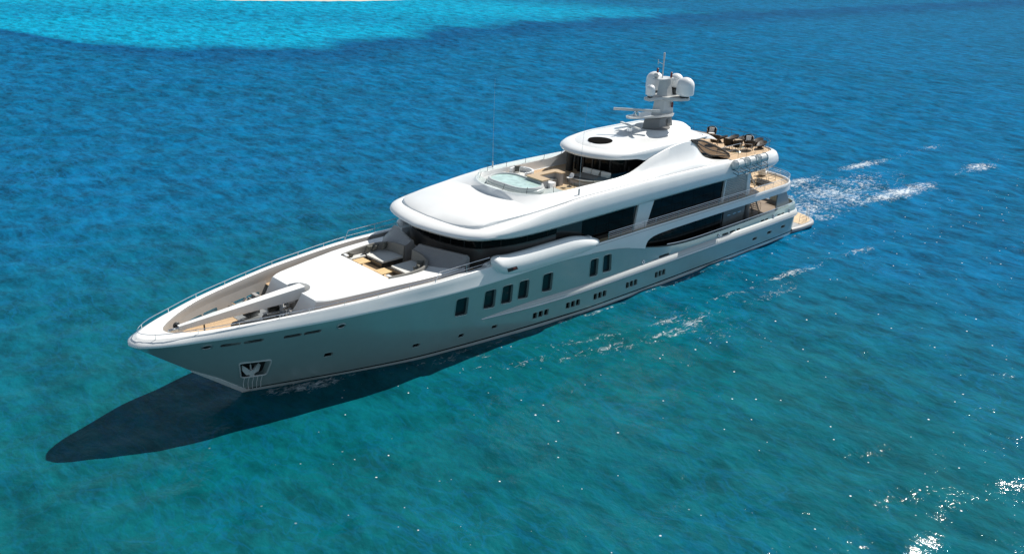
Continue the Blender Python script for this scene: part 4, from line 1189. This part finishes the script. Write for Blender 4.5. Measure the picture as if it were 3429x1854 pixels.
# spa hand rail
b = MB(); b.tube([(34.35, -1.35, 9.35), (34.35, -1.35, 10.2), (34.25, -1.3, 10.28), (33.6, -0.7, 9.85), (33.55, -0.66, 9.3)], 0.025, 6); b.tube([(33.95, -1.0, 9.3), (33.95, -1.0, 10.05)], 0.02, 6); b.build('pool_handrail', M['chrome'], yacht)
# bar counter (U-shaped) and its lower fridge block
b = MB()
U = [(35.0, -0.05), (35.05, 1.72), (34.2, 1.75), (34.12, 0.52), (32.4, 0.52), (32.28, 1.1), (31.85, 1.12), (31.7, 0.12), (31.95, -0.07)]
b.prism(U, 'z', 9.9, 9.98); b.build('bar_counter', M['bartop'], yacht, smooth=False)
b = MB()
U2 = [(34.9, 0.02), (34.9, 1.6), (34.25, 1.6), (34.2, 0.45), (32.3, 0.45), (32.25, 0.95), (31.9, 0.95), (31.82, 0.14), (31.98, 0.0)]
b.prism(U2, 'z', 8.92, 9.9); b.build('bar_front', M['grey'], yacht, smooth=False)
b = MB(); b.box((33.95, 1.45, 9.3), (0.6, 0.75, 0.72), bev=0.02); b.build('bar_fridge', M['white'], yacht)
b = MB(); b.box((33.1, 0.62, 9.2), (1.4, 0.3, 0.6), bev=0.02); b.build('bar_sink_unit', M['steelgrey'], yacht)
# sun pad
b = MB()
poly = round_poly([(31.0, 0.5), (31.05, 1.9), (30.2, 3.0), (28.2, 3.3), (28.7, 0.4), (30.4, 0.35)], 0.5, 5)
b.prism(poly, 'z', 8.92, 9.22); b.build('sunpad_base', M['grey'], yacht, smooth=False)
b = MB(); b.prism([(x*1.0, y) for x, y in poly], 'z', 9.22, 9.36); b.build('sunpad_cushion', M['fabric'], yacht, smooth=False)
for k in range(3):
    b = MB(); b.box((28.95-0.12*k, 0.8+0.85*k, 9.58), (0.26, 0.82, 0.45), rot=(0, R(-12), R(8)), bev=0.09); b.build('sunpad_backrest', M['seat'], yacht)
# starboard corner seat
b = MB()
arc = [(33.3+0.95*math.cos(a), -2.2+1.0*math.sin(a)) for a in np.linspace(R(60), R(300), 18)]
b.loft([[(x, y, 8.92), (x, y, 9.66), (33.3+(x-33.3)*0.82, -2.2+(y+2.2)*0.82, 9.66), (33.3+(x-33.3)*0.82, -2.2+(y+2.2)*0.82, 8.92)] for x, y in arc], caps=True)
b.build('corner_seat', M['white'], yacht)
b = MB(); b.lathe([(0.72, 8.92), (0.75, 9.2), (0.7, 9.3)], (33.35, -2.2, 0), 18); b.build('corner_seat_cushion', M['seat'], yacht)

# sky lounge under the hardtop
SL = cat_curve([(17.2, 2.9), (24.0, 3.0), (26.5, 2.6), (27.6, 1.6), (27.95, 0.8), (28.0, 0.02)], 5)
sl = house('sky_lounge', [tuple(p) for p in SL], 8.92, 11.2, M['glass'])
for s in (1, -1):
    for k in (6, 10, 14, 18, 22):
        if k >= len(SL): continue
        p = SL[k]
        b = MB(); b.box((p[0]+0.03, s*p[1], 10.0), (0.12, 0.14, 2.2), bev=0.02); b.build('door_frame', M['black'], sl)
b = MB(); b.lathe([(0.3, 8.92), (0.3, 11.0)], (28.25, -1.75, 0), 16); b.build('hardtop_column', M['black'], yacht)

# ------------------------------------------------------------------ hardtop
HC = [ # bulge x,y ; groove x,y
 (17.0, 3.62, 17.0, 3.35), (19, 3.68, 19, 3.4), (22, 3.72, 22, 3.42), (24.5, 3.72, 24.3, 3.36), (26.2, 3.58, 25.8, 3.1), (27.6, 3.25, 26.9, 2.6), (28.6, 2.65, 27.7, 1.95), (29.3, 1.7, 28.2, 1.2), (29.65, 0.8, 28.42, 0.55), (29.75, 0, 28.48, 0)]
half2 = cat_curve(HC, 5)
HZL = pchip([(17, 11.22), (19.5, 11.2), (22, 11.02), (24, 10.72), (25.25, 10.48), (25.9, 10.62), (26.6, 10.72), (28, 10.76), (29.75, 10.78)])
secs = []
for bx, by, gx, gy in half2:
    zl = HZL(bx); zb = max(10.95, zl+0.1); zg = 11.34+0.1*min(1, max(0, (27-gx)/3)); 
    P = [(bx-0.5 if bx > 26 else bx, max(0, by-0.45), zl+0.02), (bx-0.12 if bx > 26 else bx, max(0, by-0.05), zl), (bx, by, zb)]
    for f, h in ((0.07, 0.4), (0.28, 0.75), (0.65, 0.95)):
        P.append((bx+(gx-bx)*f, by+(gy-by)*f, zb+(zg-zb)*h))
    q = min(1, max(0, (gx-22)/6.4))**2
    P += [(gx, gy, zg), (gx-0.03*q, max(0, gy-0.05), zg-0.03), (gx-0.10*q, max(0, gy-0.13), zg+0.015), (gx-0.75*q, max(0, gy-0.7), 11.5), (gx-1.6*q, max(0, gy-1.6), 11.58), (gx-2.6*q, max(0, gy-2.6), 11.61)]
    secs.append(P + [(x, -y, z) for x, y, z in reversed(P)])
b = MB(); b.loft(secs, ring=True, caps=True)
ht = b.build('hardtop', M['white'], yacht, angle=45)
for s in (1, -1):
    secs = []
    for X, y0, y1, zt, zb in ((17.3, 1.7, 3.62, 11.5, 11.1), (16.4, 1.8, 3.6, 11.36, 11.0), (15.6, 2.0, 3.5, 11.08, 10.85), (15.0, 2.3, 3.35, 10.75, 10.65)):
        secs.append([(X, s*y0, zb), (X, s*y0, zt-0.08), (X, s*(y0+0.15), zt), (X, s*(y1-0.35), zt), (X, s*(y1-0.08), zt-0.1), (X, s*y1, zb+0.05), (X, s*(y1-0.1), zb)])
    b = MB(); b.loft(secs, caps=True); b.build('hardtop_arm', M['white'], ht, angle=45)
b = MB()
ov = [(26.72+0.98*math.cos(a), 1.0*math.sin(a)) for a in np.linspace(0, 2*math.pi, 33)[:-1]]
b.loft([[(x, y, 11.45) for x, y in ov], [(x, y, 11.60-0.05*max(0, (x-26.7))) for x, y in ov], [(26.72+(x-26.72)*0.93, y*0.93, 11.615-0.05*max(0, (x-26.7))) for x, y in ov]], caps=True)
b.build('skylight', M['void'], ht)
# curved side glazing aft of each wing
for s in (1, -1):
    arch = cat_curve([(19.5, 11.34), (18.02, 11.12), (16.37, 10.55), (14.64, 9.85), (13.5, 9.3)], 5)
    b = MB()
    lowz = pchip([(13.5, 9.08), (15, 9.15), (16.3, 9.25), (17.67, 9.8), (18.9, 10.9), (19.5, 11.25)])
    b.loft([[(x, s*(3.74), z), (x, s*(3.86), (z+lowz(x))/2), (x, s*(3.92), lowz(x)-0.05)] for x, z in arch], ring=False, caps=False)
    gl = b.build('side_glazing', M['smoke'], yacht)
    f = MB(); f.tube([(x, s*3.75, z) for x, z in arch], 0.09, 6); f.build('glazing_frame', M['black'], gl)
    for k in (0.36, 0.68):
        f = MB(); f.tube([(x+0.0, s*3.86, z*(1-k)+(lowz(x)-0.05)*k) for x, z in arch], 0.05, 6); f.build('glazing_frame', M['black'], gl)

# mast house
b = MB()
secs = []
for cx, a, bb, z in ((20.0, 4.4, 2.15, 11.50), (20.0, 4.25, 2.0, 11.60), (19.8, 3.9, 1.75, 11.72), (19.4, 3.3, 1.45, 11.83), (19.2, 2.7, 1.1, 11.87)):
    secs.append([(cx+a*(abs(math.cos(t))**0.8)*(1 if math.cos(t) > 0 else -1), bb*(abs(math.sin(t))**0.9)*(1 if math.sin(t) > 0 else -1), z) for t in np.linspace(0, 2*math.pi, 41)[:-1]])
b.loft(secs, caps=True); b.build('mast_fairing', M['shade_white'], ht, angle=50)

# ------------------------------------------------------------------ mast
mb = MB()
def rbox(mb, lo, hi):
    """tapered box: (xa, xf, y, z) low and high"""
    mb.loft([[(lo[0], -lo[2], lo[3]), (lo[1]-lo[4], -lo[2], lo[3]), (lo[1], 0, lo[3]), (lo[1]-lo[4], lo[2], lo[3]), (lo[0], lo[2], lo[3])],
             [(hi[0], -hi[2], hi[3]), (hi[1]-hi[4], -hi[2], hi[3]), (hi[1], 0, hi[3]), (hi[1]-hi[4], hi[2], hi[3]), (hi[0], hi[2], hi[3])]], caps=True)
mb.lathe([(1.5, 11.85), (1.5, 11.88)], (20.0, 0, 0), 28)
rbox(mb, (18.2, 21.4, 0.75, 11.86, 1.3), (18.3, 21.2, 0.65, 12.62, 1.3))
mast = mb.build('mast', M['mastgrey'], yacht, smooth=False)
b = MB(); b.box((18.75, 0.76, 12.2), (0.5, 0.03, 0.55), bev=0.01); b.build('mast_door', M['midgrey'], mast)
b = MB()
pl = [(18.1, 0.75), (20.5, 0.85), (22.2, 0.62), (23.1, 0.5), (23.45, 0.2)]
b.loft([[(x, y, 12.9+0.03*(x-18)), (x, -y, 12.9+0.03*(x-18)), (x, -y*0.85, 12.60+0.06*(x-18)), (x, y*0.85, 12.60+0.06*(x-18))] for x, y in pl], caps=True)
b.build('radar_platform', M['mastlight'], mast, angle=20)
b = MB(); rbox(b, (18.0, 20.35, 0.55, 12.88, 0.9), (18.15, 20.05, 0.45, 14.15, 0.8)); b.build('mast_trunk', M['mastlight'], mast, smooth=False)
b = MB()
star = [(21.35, 0.0), (21.1, 0.35), (19.7, 0.55), (18.9, 1.9), (18.3, 2.15), (17.7, 1.9), (17.5, 0.8), (16.6, 0.6), (16.5, 0)]
star = star + [(x, -y) for x, y in star[-2:0:-1]]
b.prism(round_poly(star, 0.1, 2), 'z', 14.2, 14.4)
b.loft([[(x*0.8+19*0.2, y*0.55, 14.08) for x, y in round_poly(star, 0.1, 2)], [(x, y, 14.2) for x, y in round_poly(star, 0.1, 2)]], caps=True)
b.build('dome_spreader', M['mastlight'], mast, angle=30)
b = MB(); rbox(b, (18.35, 19.85, 0.55, 14.4, 0.75), (18.6, 19.65, 0.36, 15.78, 0.5)); b.build('mast_trunk', M['mastlight'], mast, smooth=False)
b = MB(); b.prism(rrect(1.9, 1.15, 0.4), 'z', 15.78, 15.88); o = b.build('top_plate', M['mastlight'], mast); o.location = (19.15, 0, 0)
def dome(x, y, z0, r, h):
    b = MB()
    prof = [(r*0.55, -0.02), (r*0.6, 0.06), (r*0.96, 0.12), (r, 0.2), (r, h-r*0.95)]
    for k in range(1, 8):
        a = R(90*k/8); prof.append((r*math.cos(a), h-r*0.95+r*0.95*math.sin(a)))
    prof.append((0.01, h))
    b.lathe(prof, (x, y, z0), 24); o = b.build('satellite_dome', M['white'], mast, angle=40)
    c = MB(); c.lathe([(r*0.5, -0.14), (r*0.56, 0.0)], (x, y, z0), 16); c.build('dome_base', M['black'], o)
dome(20.75, 0, 14.52, 0.41, 0.93)
dome(18.15, 1.62, 14.52, 0.75, 1.56)
dome(18.15, -1.62, 14.52, 0.75, 1.56)
dome(17.3, 0.0, 14.95, 0.62, 1.15)
b = MB(); b.lathe([(0.5, 14.4), (0.5, 14.85)], (17.3, 0, 0), 18); b.build('dome_pedestal', M['darksteel'], mast)
b = MB(); b.lathe([(0.03, -0.25), (0.17, -0.2), (0.24, 0), (0.17, 0.17), (0.02, 0.24)], (19.75, -0.3, 16.1), 14); b.build('searchlight_globe', M['mastlight'], mast)
b = MB(); b.tube([(19.3, 0, 15.88), (19.32, 0, 17.4)], 0.05, 8); b.tube([(19.32, 0, 17.4), (19.33, 0, 17.95)], 0.075, 8); b.tube([(19.32, 0, 17.0), (19.6, -0.15, 17.12), (19.75, -0.25, 17.2)], 0.018, 5); b.tube([(19.75, -0.25, 17.0), (19.75, -0.25, 17.4)], 0.03, 5); b.build('mast_pole', M['mastlight'], mast)
for x, y, z in ((18.55, 0.35, 15.9), (19.2, -0.62, 16.15), (18.35, 0.62, 13.42)):
    b = MB(); b.lathe([(0.09, 0), (0.09, 0.2), (0.075, 0.215), (0.09, 0.23), (0.09, 0.42), (0.05, 0.45)], (x, y, z), 10); b.build('navigation_lamp', M['red'], mast)
def scanner(px, py, pz, ph, ang, L, w, th):
    b = MB()
    prof = []
    for k in range(4):
        r = 0.3-0.025*k; z = ph*k/4
        prof += [(r, z), (r, z+ph/4*0.7), (r-0.05, z+ph/4*0.75), (r-0.05, z+ph/4*0.95)]
    b.lathe(prof, (px, py, pz), 16); o = b.build('radar_scanner', M['chrome'], mast)
    c = MB(); c.tube([(px, py, pz+ph-0.02), (px, py, pz+ph+0.12)], 0.09, 8)
    c.box((px, py, pz+ph+0.16), (L, w, th), rot=(0, 0, ang), bev=0.02); c.build('scanner_bar', M['mastlight'], o)
scanner(22.35, 0.0, 13.02, 0.34, math.atan2(-2.82, 2.57), 3.85, 0.14, 0.2)
scanner(22.95, -0.05, 11.62, 0.5, math.atan2(2.64, 0.83), 2.75, 0.26, 0.1)
# whip aerials
for s in (1, -1):
    b = MB(); b.tube([(34.15, s*4.6, 9.3), (34.16, s*4.6, 9.9)], 0.06, 8); b.tube([(34.16, s*4.6, 9.9), (34.2, s*4.62, 12.5), (34.1, s*4.75, 16.4)], [0.013, 0.009, 0.004], 6); b.build('whip_aerial', M['aerial'], yacht)

# ------------------------------------------------------------------ aft sundeck rail
pl = [(r[2]+0.25 if r[2] < 8 else r[2], max(0, r[3]-0.22)) for r in half if r[2] < 15.2]
pth = [(x, y, 9.02) for x, y in pl[::-1]] + [(x, -y, 9.02) for x, y in pl[1:]]
posts = []
d = 0.0
for i in range(1, len(pth)):
    a = np.array(pth[i-1]); c = np.array(pth[i]); L = np.linalg.norm(c-a)
    while d <= L and L > 1e-6:
        posts.append(tuple(a+(c-a)*(d/L))); d += 1.35
    d -= L
rail('sundeck_rail', pth, 0.92, posts, (0.3, 0.6), r=0.014, pr=0.014, m='darksteel')
# inner gate rail by the stair opening
rail('stair_gate_rail', [(14.8, 3.35, 9.02), (11.2, 3.35, 9.02), (10.6, 4.2, 9.02)], 0.85, [(14.8, 3.35, 9.02), (13.6, 3.35, 9.02), (12.4, 3.35, 9.02), (11.2, 3.35, 9.02), (10.6, 4.2, 9.02)], (0.4,), m='chrome')

# ------------------------------------------------------------------ stern: bathing platform
b = MB()
pf = []
for a in np.linspace(0, 90, 14):
    s_, c_ = math.sin(R(a)), math.cos(R(a))
    pf.append((-0.2-2.9*s_**(2/3.0), 5.45*c_**(2/3.0)))
pf = [(2.6, 5.25), (1.4, 5.42), (0.6, 5.45)] + pf
secs = []
for x, y in pf:
    zb = 0.03 if x < 1.5 else 0.05+0.0
    sc = 0.985
    secs.append([(x*1.0, y*0.97, zb), (x-0.0, y, 0.2), (x, y, 0.42), (x+0.03*(x < 0), y*0.985, 0.52), (x+0.12*(x < 0), y*0.965, 0.545), (x+0.12*(x < 0), -y*0.965, 0.545), (x+0.03*(x < 0), -y*0.985, 0.52), (x, -y, 0.42), (x, -y, 0.2), (x, -y*0.97, zb)])
b.loft(secs, caps=True)
plat = b.build('bathing_platform', M['grey'], yacht, angle=45)
sheet('platform_teak', [(x+0.2*(x < 0), y*0.93, 0.565) for x, y in pf if x < 1.2], M['teakx'], plat, 0.015)
b = MB(); b.loft([[(1.0, y, 0.5), (1.02, y*0.97, 2.3), (0.9, y*0.95, 2.3), (0.9, y, 0.5)] for y in np.linspace(-4.2, 4.2, 8)], caps=True); b.build('transom_panel', M['grey'], yacht)
def prail(pts, name='platform_rail'):
    rail(name, pts, 0.95, pts, (0.3, 0.62), r=0.018, pr=0.018, m='steelgrey', parent=plat)
prail([(0.75, 4.85, 0.55), (-0.6, 4.9, 0.55), (-1.6, 4.6, 0.55), (-2.4, 3.9, 0.55)])
prail([(-2.75, -0.2, 0.55), (-2.65, -1.8, 0.55), (-2.45, -3.3, 0.55)])
prail([(-2.0, -4.2, 0.55), (-0.6, -4.85, 0.55)])
# ------------------------------------------------------------------ furniture and loose gear
def armchair(loc, rz, label, group):
    t = empty('wicker_armchair', (0, 0, 0)); tag(t, label, 'armchair', group)
    b = MB()
    secs = []
    for a in np.linspace(-125, 125, 25):
        c, s_ = math.cos(R(180+a)), math.sin(R(180+a))
        k = math.cos(R(a)/2)**2
        ht = 0.60+0.34*k**1.5
        r0, r1 = 0.33, 0.40+0.06*k
        secs.append([(c*r0, s_*r0, 0.26), (c*r1, s_*r1, ht*0.65), (c*(r1+0.02), s_*(r1+0.02), ht), (c*(r1-0.03), s_*(r1-0.03), ht), (c*(r1-0.05), s_*(r1-0.05), ht*0.65), (c*(r0-0.05), s_*(r0-0.05), 0.26)])
    b.loft(secs, caps=True); b.lathe([(0.33, 0.24), (0.34, 0.32)], (0, 0, 0), 18); b.build('shell', M['wicker'], t)
    b = MB(); b.box((0.03, 0, 0.39), (0.56, 0.54, 0.13), bev=0.05); b.build('seat_cushion', M['whitefab'], t)
    b = MB(); b.box((-0.27, 0, 0.64), (0.14, 0.46, 0.42), rot=(0, R(-14), 0), bev=0.06); b.build('back_cushion', M['whitefab'], t)
    for sx in (-1, 1):
        for sy in (-1, 1):
            b = MB(); b.tube([(sx*0.2, sy*0.2, 0.27), (sx*0.27, sy*0.26, 0)], 0.022, 6); b.build('leg', M['wicker'], t)
    return t

def lounger(loc, rz, label, group):
    t = empty('teardrop_lounger', (0, 0, 0)); tag(t, label, 'lounger', group)
    b = MB()
    N = 26; rim = []
    for i in range(N):
        a = 2*math.pi*i/N
        u = 0.5-0.5*math.cos(a)                      # 0 at the point, 1 at the wide end
        w = 0.52*math.sin(a)*(0.35+0.65*u)
        rim.append((u*1.55-0.7, w))
    def Pt(x, y, dz, sc=1.0):
        x2 = (x-0.1)*sc+0.1; y2 = y*sc
        return (x2, y2, 0.34+0.30*max(0, x2+0.1)**1.2+0.06*(y2/0.5)**2+dz)
    b.loft([[Pt(x, y, -0.16, 0.6) for x, y in rim], [Pt(x, y, -0.03, 1.0) for x, y in rim], [Pt(x, y, 0.03, 1.0) for x, y in rim], [Pt(x, y, -0.02, 0.75) for x, y in rim], [Pt(x, y, -0.03, 0.3) for x, y in rim]], caps=True)
    b.build('woven_shell', M['wicker2'], t)
    b = MB(); b.lathe([(0.3, 0), (0.28, 0.08), (0.16, 0.16), (0.22, 0.3)], (0.05, 0, 0), 16); b.build('base', M['wicker'], t)
    return t

G1 = 'dark wicker armchairs on the aft sundeck'
a0 = armchair(0, 0, 'foremost dark wicker armchair on the sundeck, its white back cushion facing the camera', G1)
spots = [((8.2, -1.75), R(35), None),
         ((10.45, 0.15), R(225), 'black-backed wicker armchair turned away, closest to the curved side glazing'),
         ((10.6, 1.75), R(190), 'dark wicker armchair with white seat seen side-on, in the middle of the sundeck circle'),
         ((10.35, 2.5), R(240), 'wicker armchair showing its black back, beside the round glass table'),
         ((8.25, 2.35), R(30), 'wicker armchair with white cushions facing the camera between two woven loungers'),
         ((9.45, 3.25), R(225), 'wicker armchair turned away, the one nearest the life rafts at the aft end')]
for i, ((x, y), rz, lab) in enumerate(spots):
    o = a0 if i == 0 else copy_tree(a0)
    place(o, (x, y, 9.0), rz); o.scale = (1.08, 1.08, 1.08)
    if lab: o['label'] = lab
G2 = 'brown teardrop loungers on the aft sundeck'
l0 = lounger(0, 0, 'brown woven teardrop lounger standing next to the foremost armchair on the sundeck', G2)
for i, (x, y, rz, lab) in enumerate(((9.1, -0.35, R(120), None), (8.2, 0.45, R(160), 'second woven teardrop lounger from the bow end, in the open middle of the sundeck edge'),
                                     (7.9, 1.2, R(165), 'woven teardrop lounger just behind the small round wooden table'), (7.35, 2.6, R(170), 'woven teardrop lounger by the aft starboard rail posts, behind the white-cushioned chair'),
                                     (8.15, 3.6, R(185), 'aftmost woven teardrop lounger in the port corner by the rail'))):
    o = l0 if i == 0 else copy_tree(l0)
    place(o, (x, y, 9.0), rz)
    if lab: o['label'] = lab
t = empty('round_side_table', (8.45, 1.45, 9.0)); tag(t, 'low round wooden side table between the sundeck armchairs', 'side table')
b = MB(); b.lathe([(0.36, 0.4), (0.38, 0.42), (0.36, 0.44)], n=20); b.build('table_top', M['bartop'], t)
b = MB(); b.lathe([(0.2, 0), (0.06, 0.05), (0.06, 0.4)], n=12); b.build('leg', M['wicker'], t)
t = empty('round_glass_table', (10.9, 3.3-0.25, 9.0)); tag(t, 'round glass coffee table by the port sundeck rail', 'coffee table')
b = MB(); b.lathe([(0.46, 0.42), (0.47, 0.43), (0.46, 0.44)], n=24); b.build('glass_top', M['clear'], t)
b = MB(); b.lathe([(0.3, 0), (0.26, 0.04), (0.05, 0.1), (0.05, 0.42)], n=14); b.build('pedestal', M['chrome'], t)

# life rafts in their cradles, outboard of the sundeck
def raft(label):
    t = empty('life_raft', (0, 0, 0)); tag(t, label, 'life raft', 'life raft canisters in a row')
    b = MB()
    prof = [(0.05, -0.82), (0.2, -0.79), (0.32, -0.68), (0.35, -0.6)]
    for k in range(9):
        x = -0.55+k*0.135
        prof += [(0.36, x), (0.375, x+0.02), (0.375, x+0.05), (0.36, x+0.07)]
    prof += [(0.35, 0.6), (0.32, 0.68), (0.2, 0.79), (0.05, 0.82)]
    b.lathe(prof, (0, 0, 0), 24, rot=(0, R(90), 0)); b.build('canister', M['raft'], t, angle=50)
    for x in (-0.5, 0.5):
        b = MB()
        b.tube([(x, 0.30*math.cos(a)*1.31, 0.39*math.sin(a)) for a in np.linspace(R(-60), R(185), 16)], 0.028, 6)
        b.tube([(x, 0.36, -0.2), (x, 0.40, -0.86)], 0.03, 6); b.build('lashing_band', M['chrome'], t)
    b = MB()
    for x in (-0.55, 0.55):
        b.tube([(x, -0.32, -0.42), (x, 0.42, -0.55), (x, 0.42, -0.86)], 0.03, 5)
        b.tube([(x, 0.42, -0.86), (x, -0.1, -0.72)], 0.03, 5)
    for yy, zz in ((0.42, -0.55), (0.42, -0.86), (-0.1, -0.45)):
        b.tube([(-0.62, yy, zz), (0.62, yy, zz)], 0.03, 5)
    b.build('cradle', M['darksteel'], t)
    return t
r0 = raft('forward one of three pale ribbed life raft canisters, next to the curved side glazing')
for i, (x, lab) in enumerate(((14.75, None), (12.95, 'pale life raft canister in the middle of the row of three below the sundeck'), (11.15, 'pale grey life raft canister at the aft end of the row of three'))):
    o = r0 if i == 0 else copy_tree(r0)
    place(o, (x, 5.62, 9.02))
    if lab: o['label'] = lab

# foredeck lounge: two tables and the loose cushions
def fore_table(label):
    t = empty('foredeck_table', (0, 0, 0)); tag(t, label, 'table', 'slatted tables in the foredeck lounge')
    b = MB(); b.box((0, 0, 0.6), (0.84, 0.9, 0.05), bev=0.012); b.build('table_top', M['tabletop'], t, smooth=False)
    b = MB(); b.lathe([(0.26, 0), (0.25, 0.03), (0.06, 0.06), (0.06, 0.58)], n=16); b.build('pedestal', M['darksteel'], t)
    return t
f0 = fore_table('square teak slatted table on the port side of the foredeck lounge, nearer the camera')
place(f0, (49.2, 1.2, 5.46))
f1 = copy_tree(f0); f1['label'] = 'square teak slatted table on the far starboard side of the foredeck lounge, under the cushions'
place(f1, (49.2, -1.2, 5.46))
def cushion(loc, rot, label, size=0.46):
    b = MB()
    n = 9; V = []; F = []
    for sgn in (1, -1):
        for i in range(n):
            for j in range(n):
                u, v = -1+2*i/(n-1), -1+2*j/(n-1)
                th = 0.11*(max(0, (1-u**4))*max(0, (1-v**4)))**0.6
                pin = 1-0.10*(1-abs(u)**2)*abs(v)**3
                pin2 = 1-0.10*(1-abs(v)**2)*abs(u)**3
                V.append((u*size/2*pin2, v*size/2*pin, sgn*th))
    for s_ in range(2):
        for i in range(n-1):
            for j in range(n-1):
                a = s_*n*n+i*n+j
                F.append((a, a+1, a+n+1, a+n))
    b.add(V, F)
    o = b.build('scatter_cushion', M['cushion'], None, angle=80)
    o.location = loc; o.rotation_euler = rot
    tag(o, label, 'cushion', 'loose olive grey cushions')
    return o
cushion((47.75, -2.45, 6.24), (R(25), R(70), R(-60)), 'olive grey cushion beside the starboard teak table, front one of three', 0.6)
cushion((47.15, -2.45, 6.18), (R(10), R(50), R(-50)), 'olive grey cushion lying slumped between two upright ones on the starboard sofa', 0.55)
cushion((46.6, -2.1, 6.32), (R(20), R(72), R(-45)), 'olive grey cushion in the far corner of the starboard sofa', 0.6)
cushion((49.15, -2.55, 6.08), (R(35), R(60), R(-80)), 'dark cushion at the forward end of the starboard bench', 0.45)
cushion((46.75, 2.0, 6.24), (R(-20), R(75), R(35)), 'olive cushion leaning on the port sofa back, closest to the walkway between the sofas', 0.5)
cushion((47.15, 2.42, 6.2), (R(-30), R(65), R(60)), 'olive cushion in the curve of the port sofa rim', 0.48)
cushion((47.35, 2.35, 6.1), (R(-25), R(30), R(70)), 'olive cushion lying low at the front of the port cushion pile', 0.42)
cushion((28.75, 2.1, 9.62), (R(-10), R(65), R(20)), 'grey cushion on the sundeck sunpad, left of its pair', 0.5)
cushion((28.55, 2.6, 9.6), (R(-18), R(60), R(35)), 'grey cushion on the sundeck sunpad, at the port rail side', 0.46)
cushion((33.2, -2.75, 9.62), (R(15), R(65), R(60)), 'dark cushion in the round corner seat behind the spa pool', 0.5)

t = empty('bar_stool', (31.75, 1.5, 8.93)); tag(t, 'white bar stool on a single post at the sundeck bar', 'bar stool')
b = MB(); b.lathe([(0.2, 0), (0.19, 0.02), (0.03, 0.05), (0.03, 0.7)], n=12); b.build('post', M['darksteel'], t)
b = MB()
secs = []
for u, z, w in ((0.22, 0.70, 0.17), (0.05, 0.69, 0.2), (-0.12, 0.73, 0.2), (-0.2, 0.88, 0.19), (-0.24, 1.0, 0.14)):
    secs.append([(u, -w, z+0.03), (u, 0, z), (u, w, z+0.03), (u-0.03, w, z+0.01), (u-0.03, 0, z-0.03), (u-0.03, -w, z+0.01)])
b.loft(secs, caps=True); b.build('seat', M['white'], t)

# tub chairs and table under the sundeck overhang on the upper deck
def tub(label):
    t = empty('tub_chair', (0, 0, 0)); tag(t, label, 'tub chair', 'white tub chairs on the upper aft deck')
    b = MB(); secs = []
    for a in np.linspace(-120, 120, 20):
        c, s_ = math.cos(R(180+a)), math.sin(R(180+a))
        secs.append([(c*0.42, s_*0.42, 0.12), (c*0.47, s_*0.47, 0.72), (c*0.36, s_*0.36, 0.74), (c*0.34, s_*0.34, 0.12)])
    b.loft(secs, caps=True); b.build('shell', M['shade_white'], t)
    b = MB(); b.lathe([(0.38, 0.1), (0.38, 0.38), (0.34, 0.42)], n=18); b.build('seat_cushion', M['whitefab'], t)
    b = MB(); b.lathe([(0.3, 0), (0.3, 0.12)], n=16); b.build('base', M['darksteel'], t)
    return t
c0 = tub('white rounded tub chair on the upper aft deck, the one nearest the port rail')
place(c0, (3.7, 1.75, 5.33), R(120))
c1 = copy_tree(c0); c1['label'] = 'white rounded tub chair on the upper aft deck, beside the dark dining table'
place(c1, (4.3, 0.4, 5.33), R(10))
t = empty('dining_table', (5.0, -1.2, 5.33)); tag(t, 'dark dining table in the shade of the upper aft deck', 'dining table')
b = MB(); b.prism(rrect(1.9, 1.2, 0.3), 'z', 0.70, 0.74); b.build('table_top', M['glass'], t, smooth=False)
b = MB(); b.lathe([(0.4, 0), (0.1, 0.08), (0.1, 0.7)], n=14); b.build('pedestal', M['darksteel'], t)

scene.cycles.use_denoising = True
scene.cycles.denoiser = 'OPENIMAGEDENOISE'
scene.cycles.denoising_input_passes = 'RGB_ALBEDO_NORMAL'
scene.cycles.denoising_prefilter = 'ACCURATE'
scene.cycles.sample_clamp_indirect = 1.0
scene.cycles.blur_glossy = 3.0
scene.cycles.max_bounces = 8
scene.cycles.caustics_reflective = False
scene.cycles.caustics_refractive = False
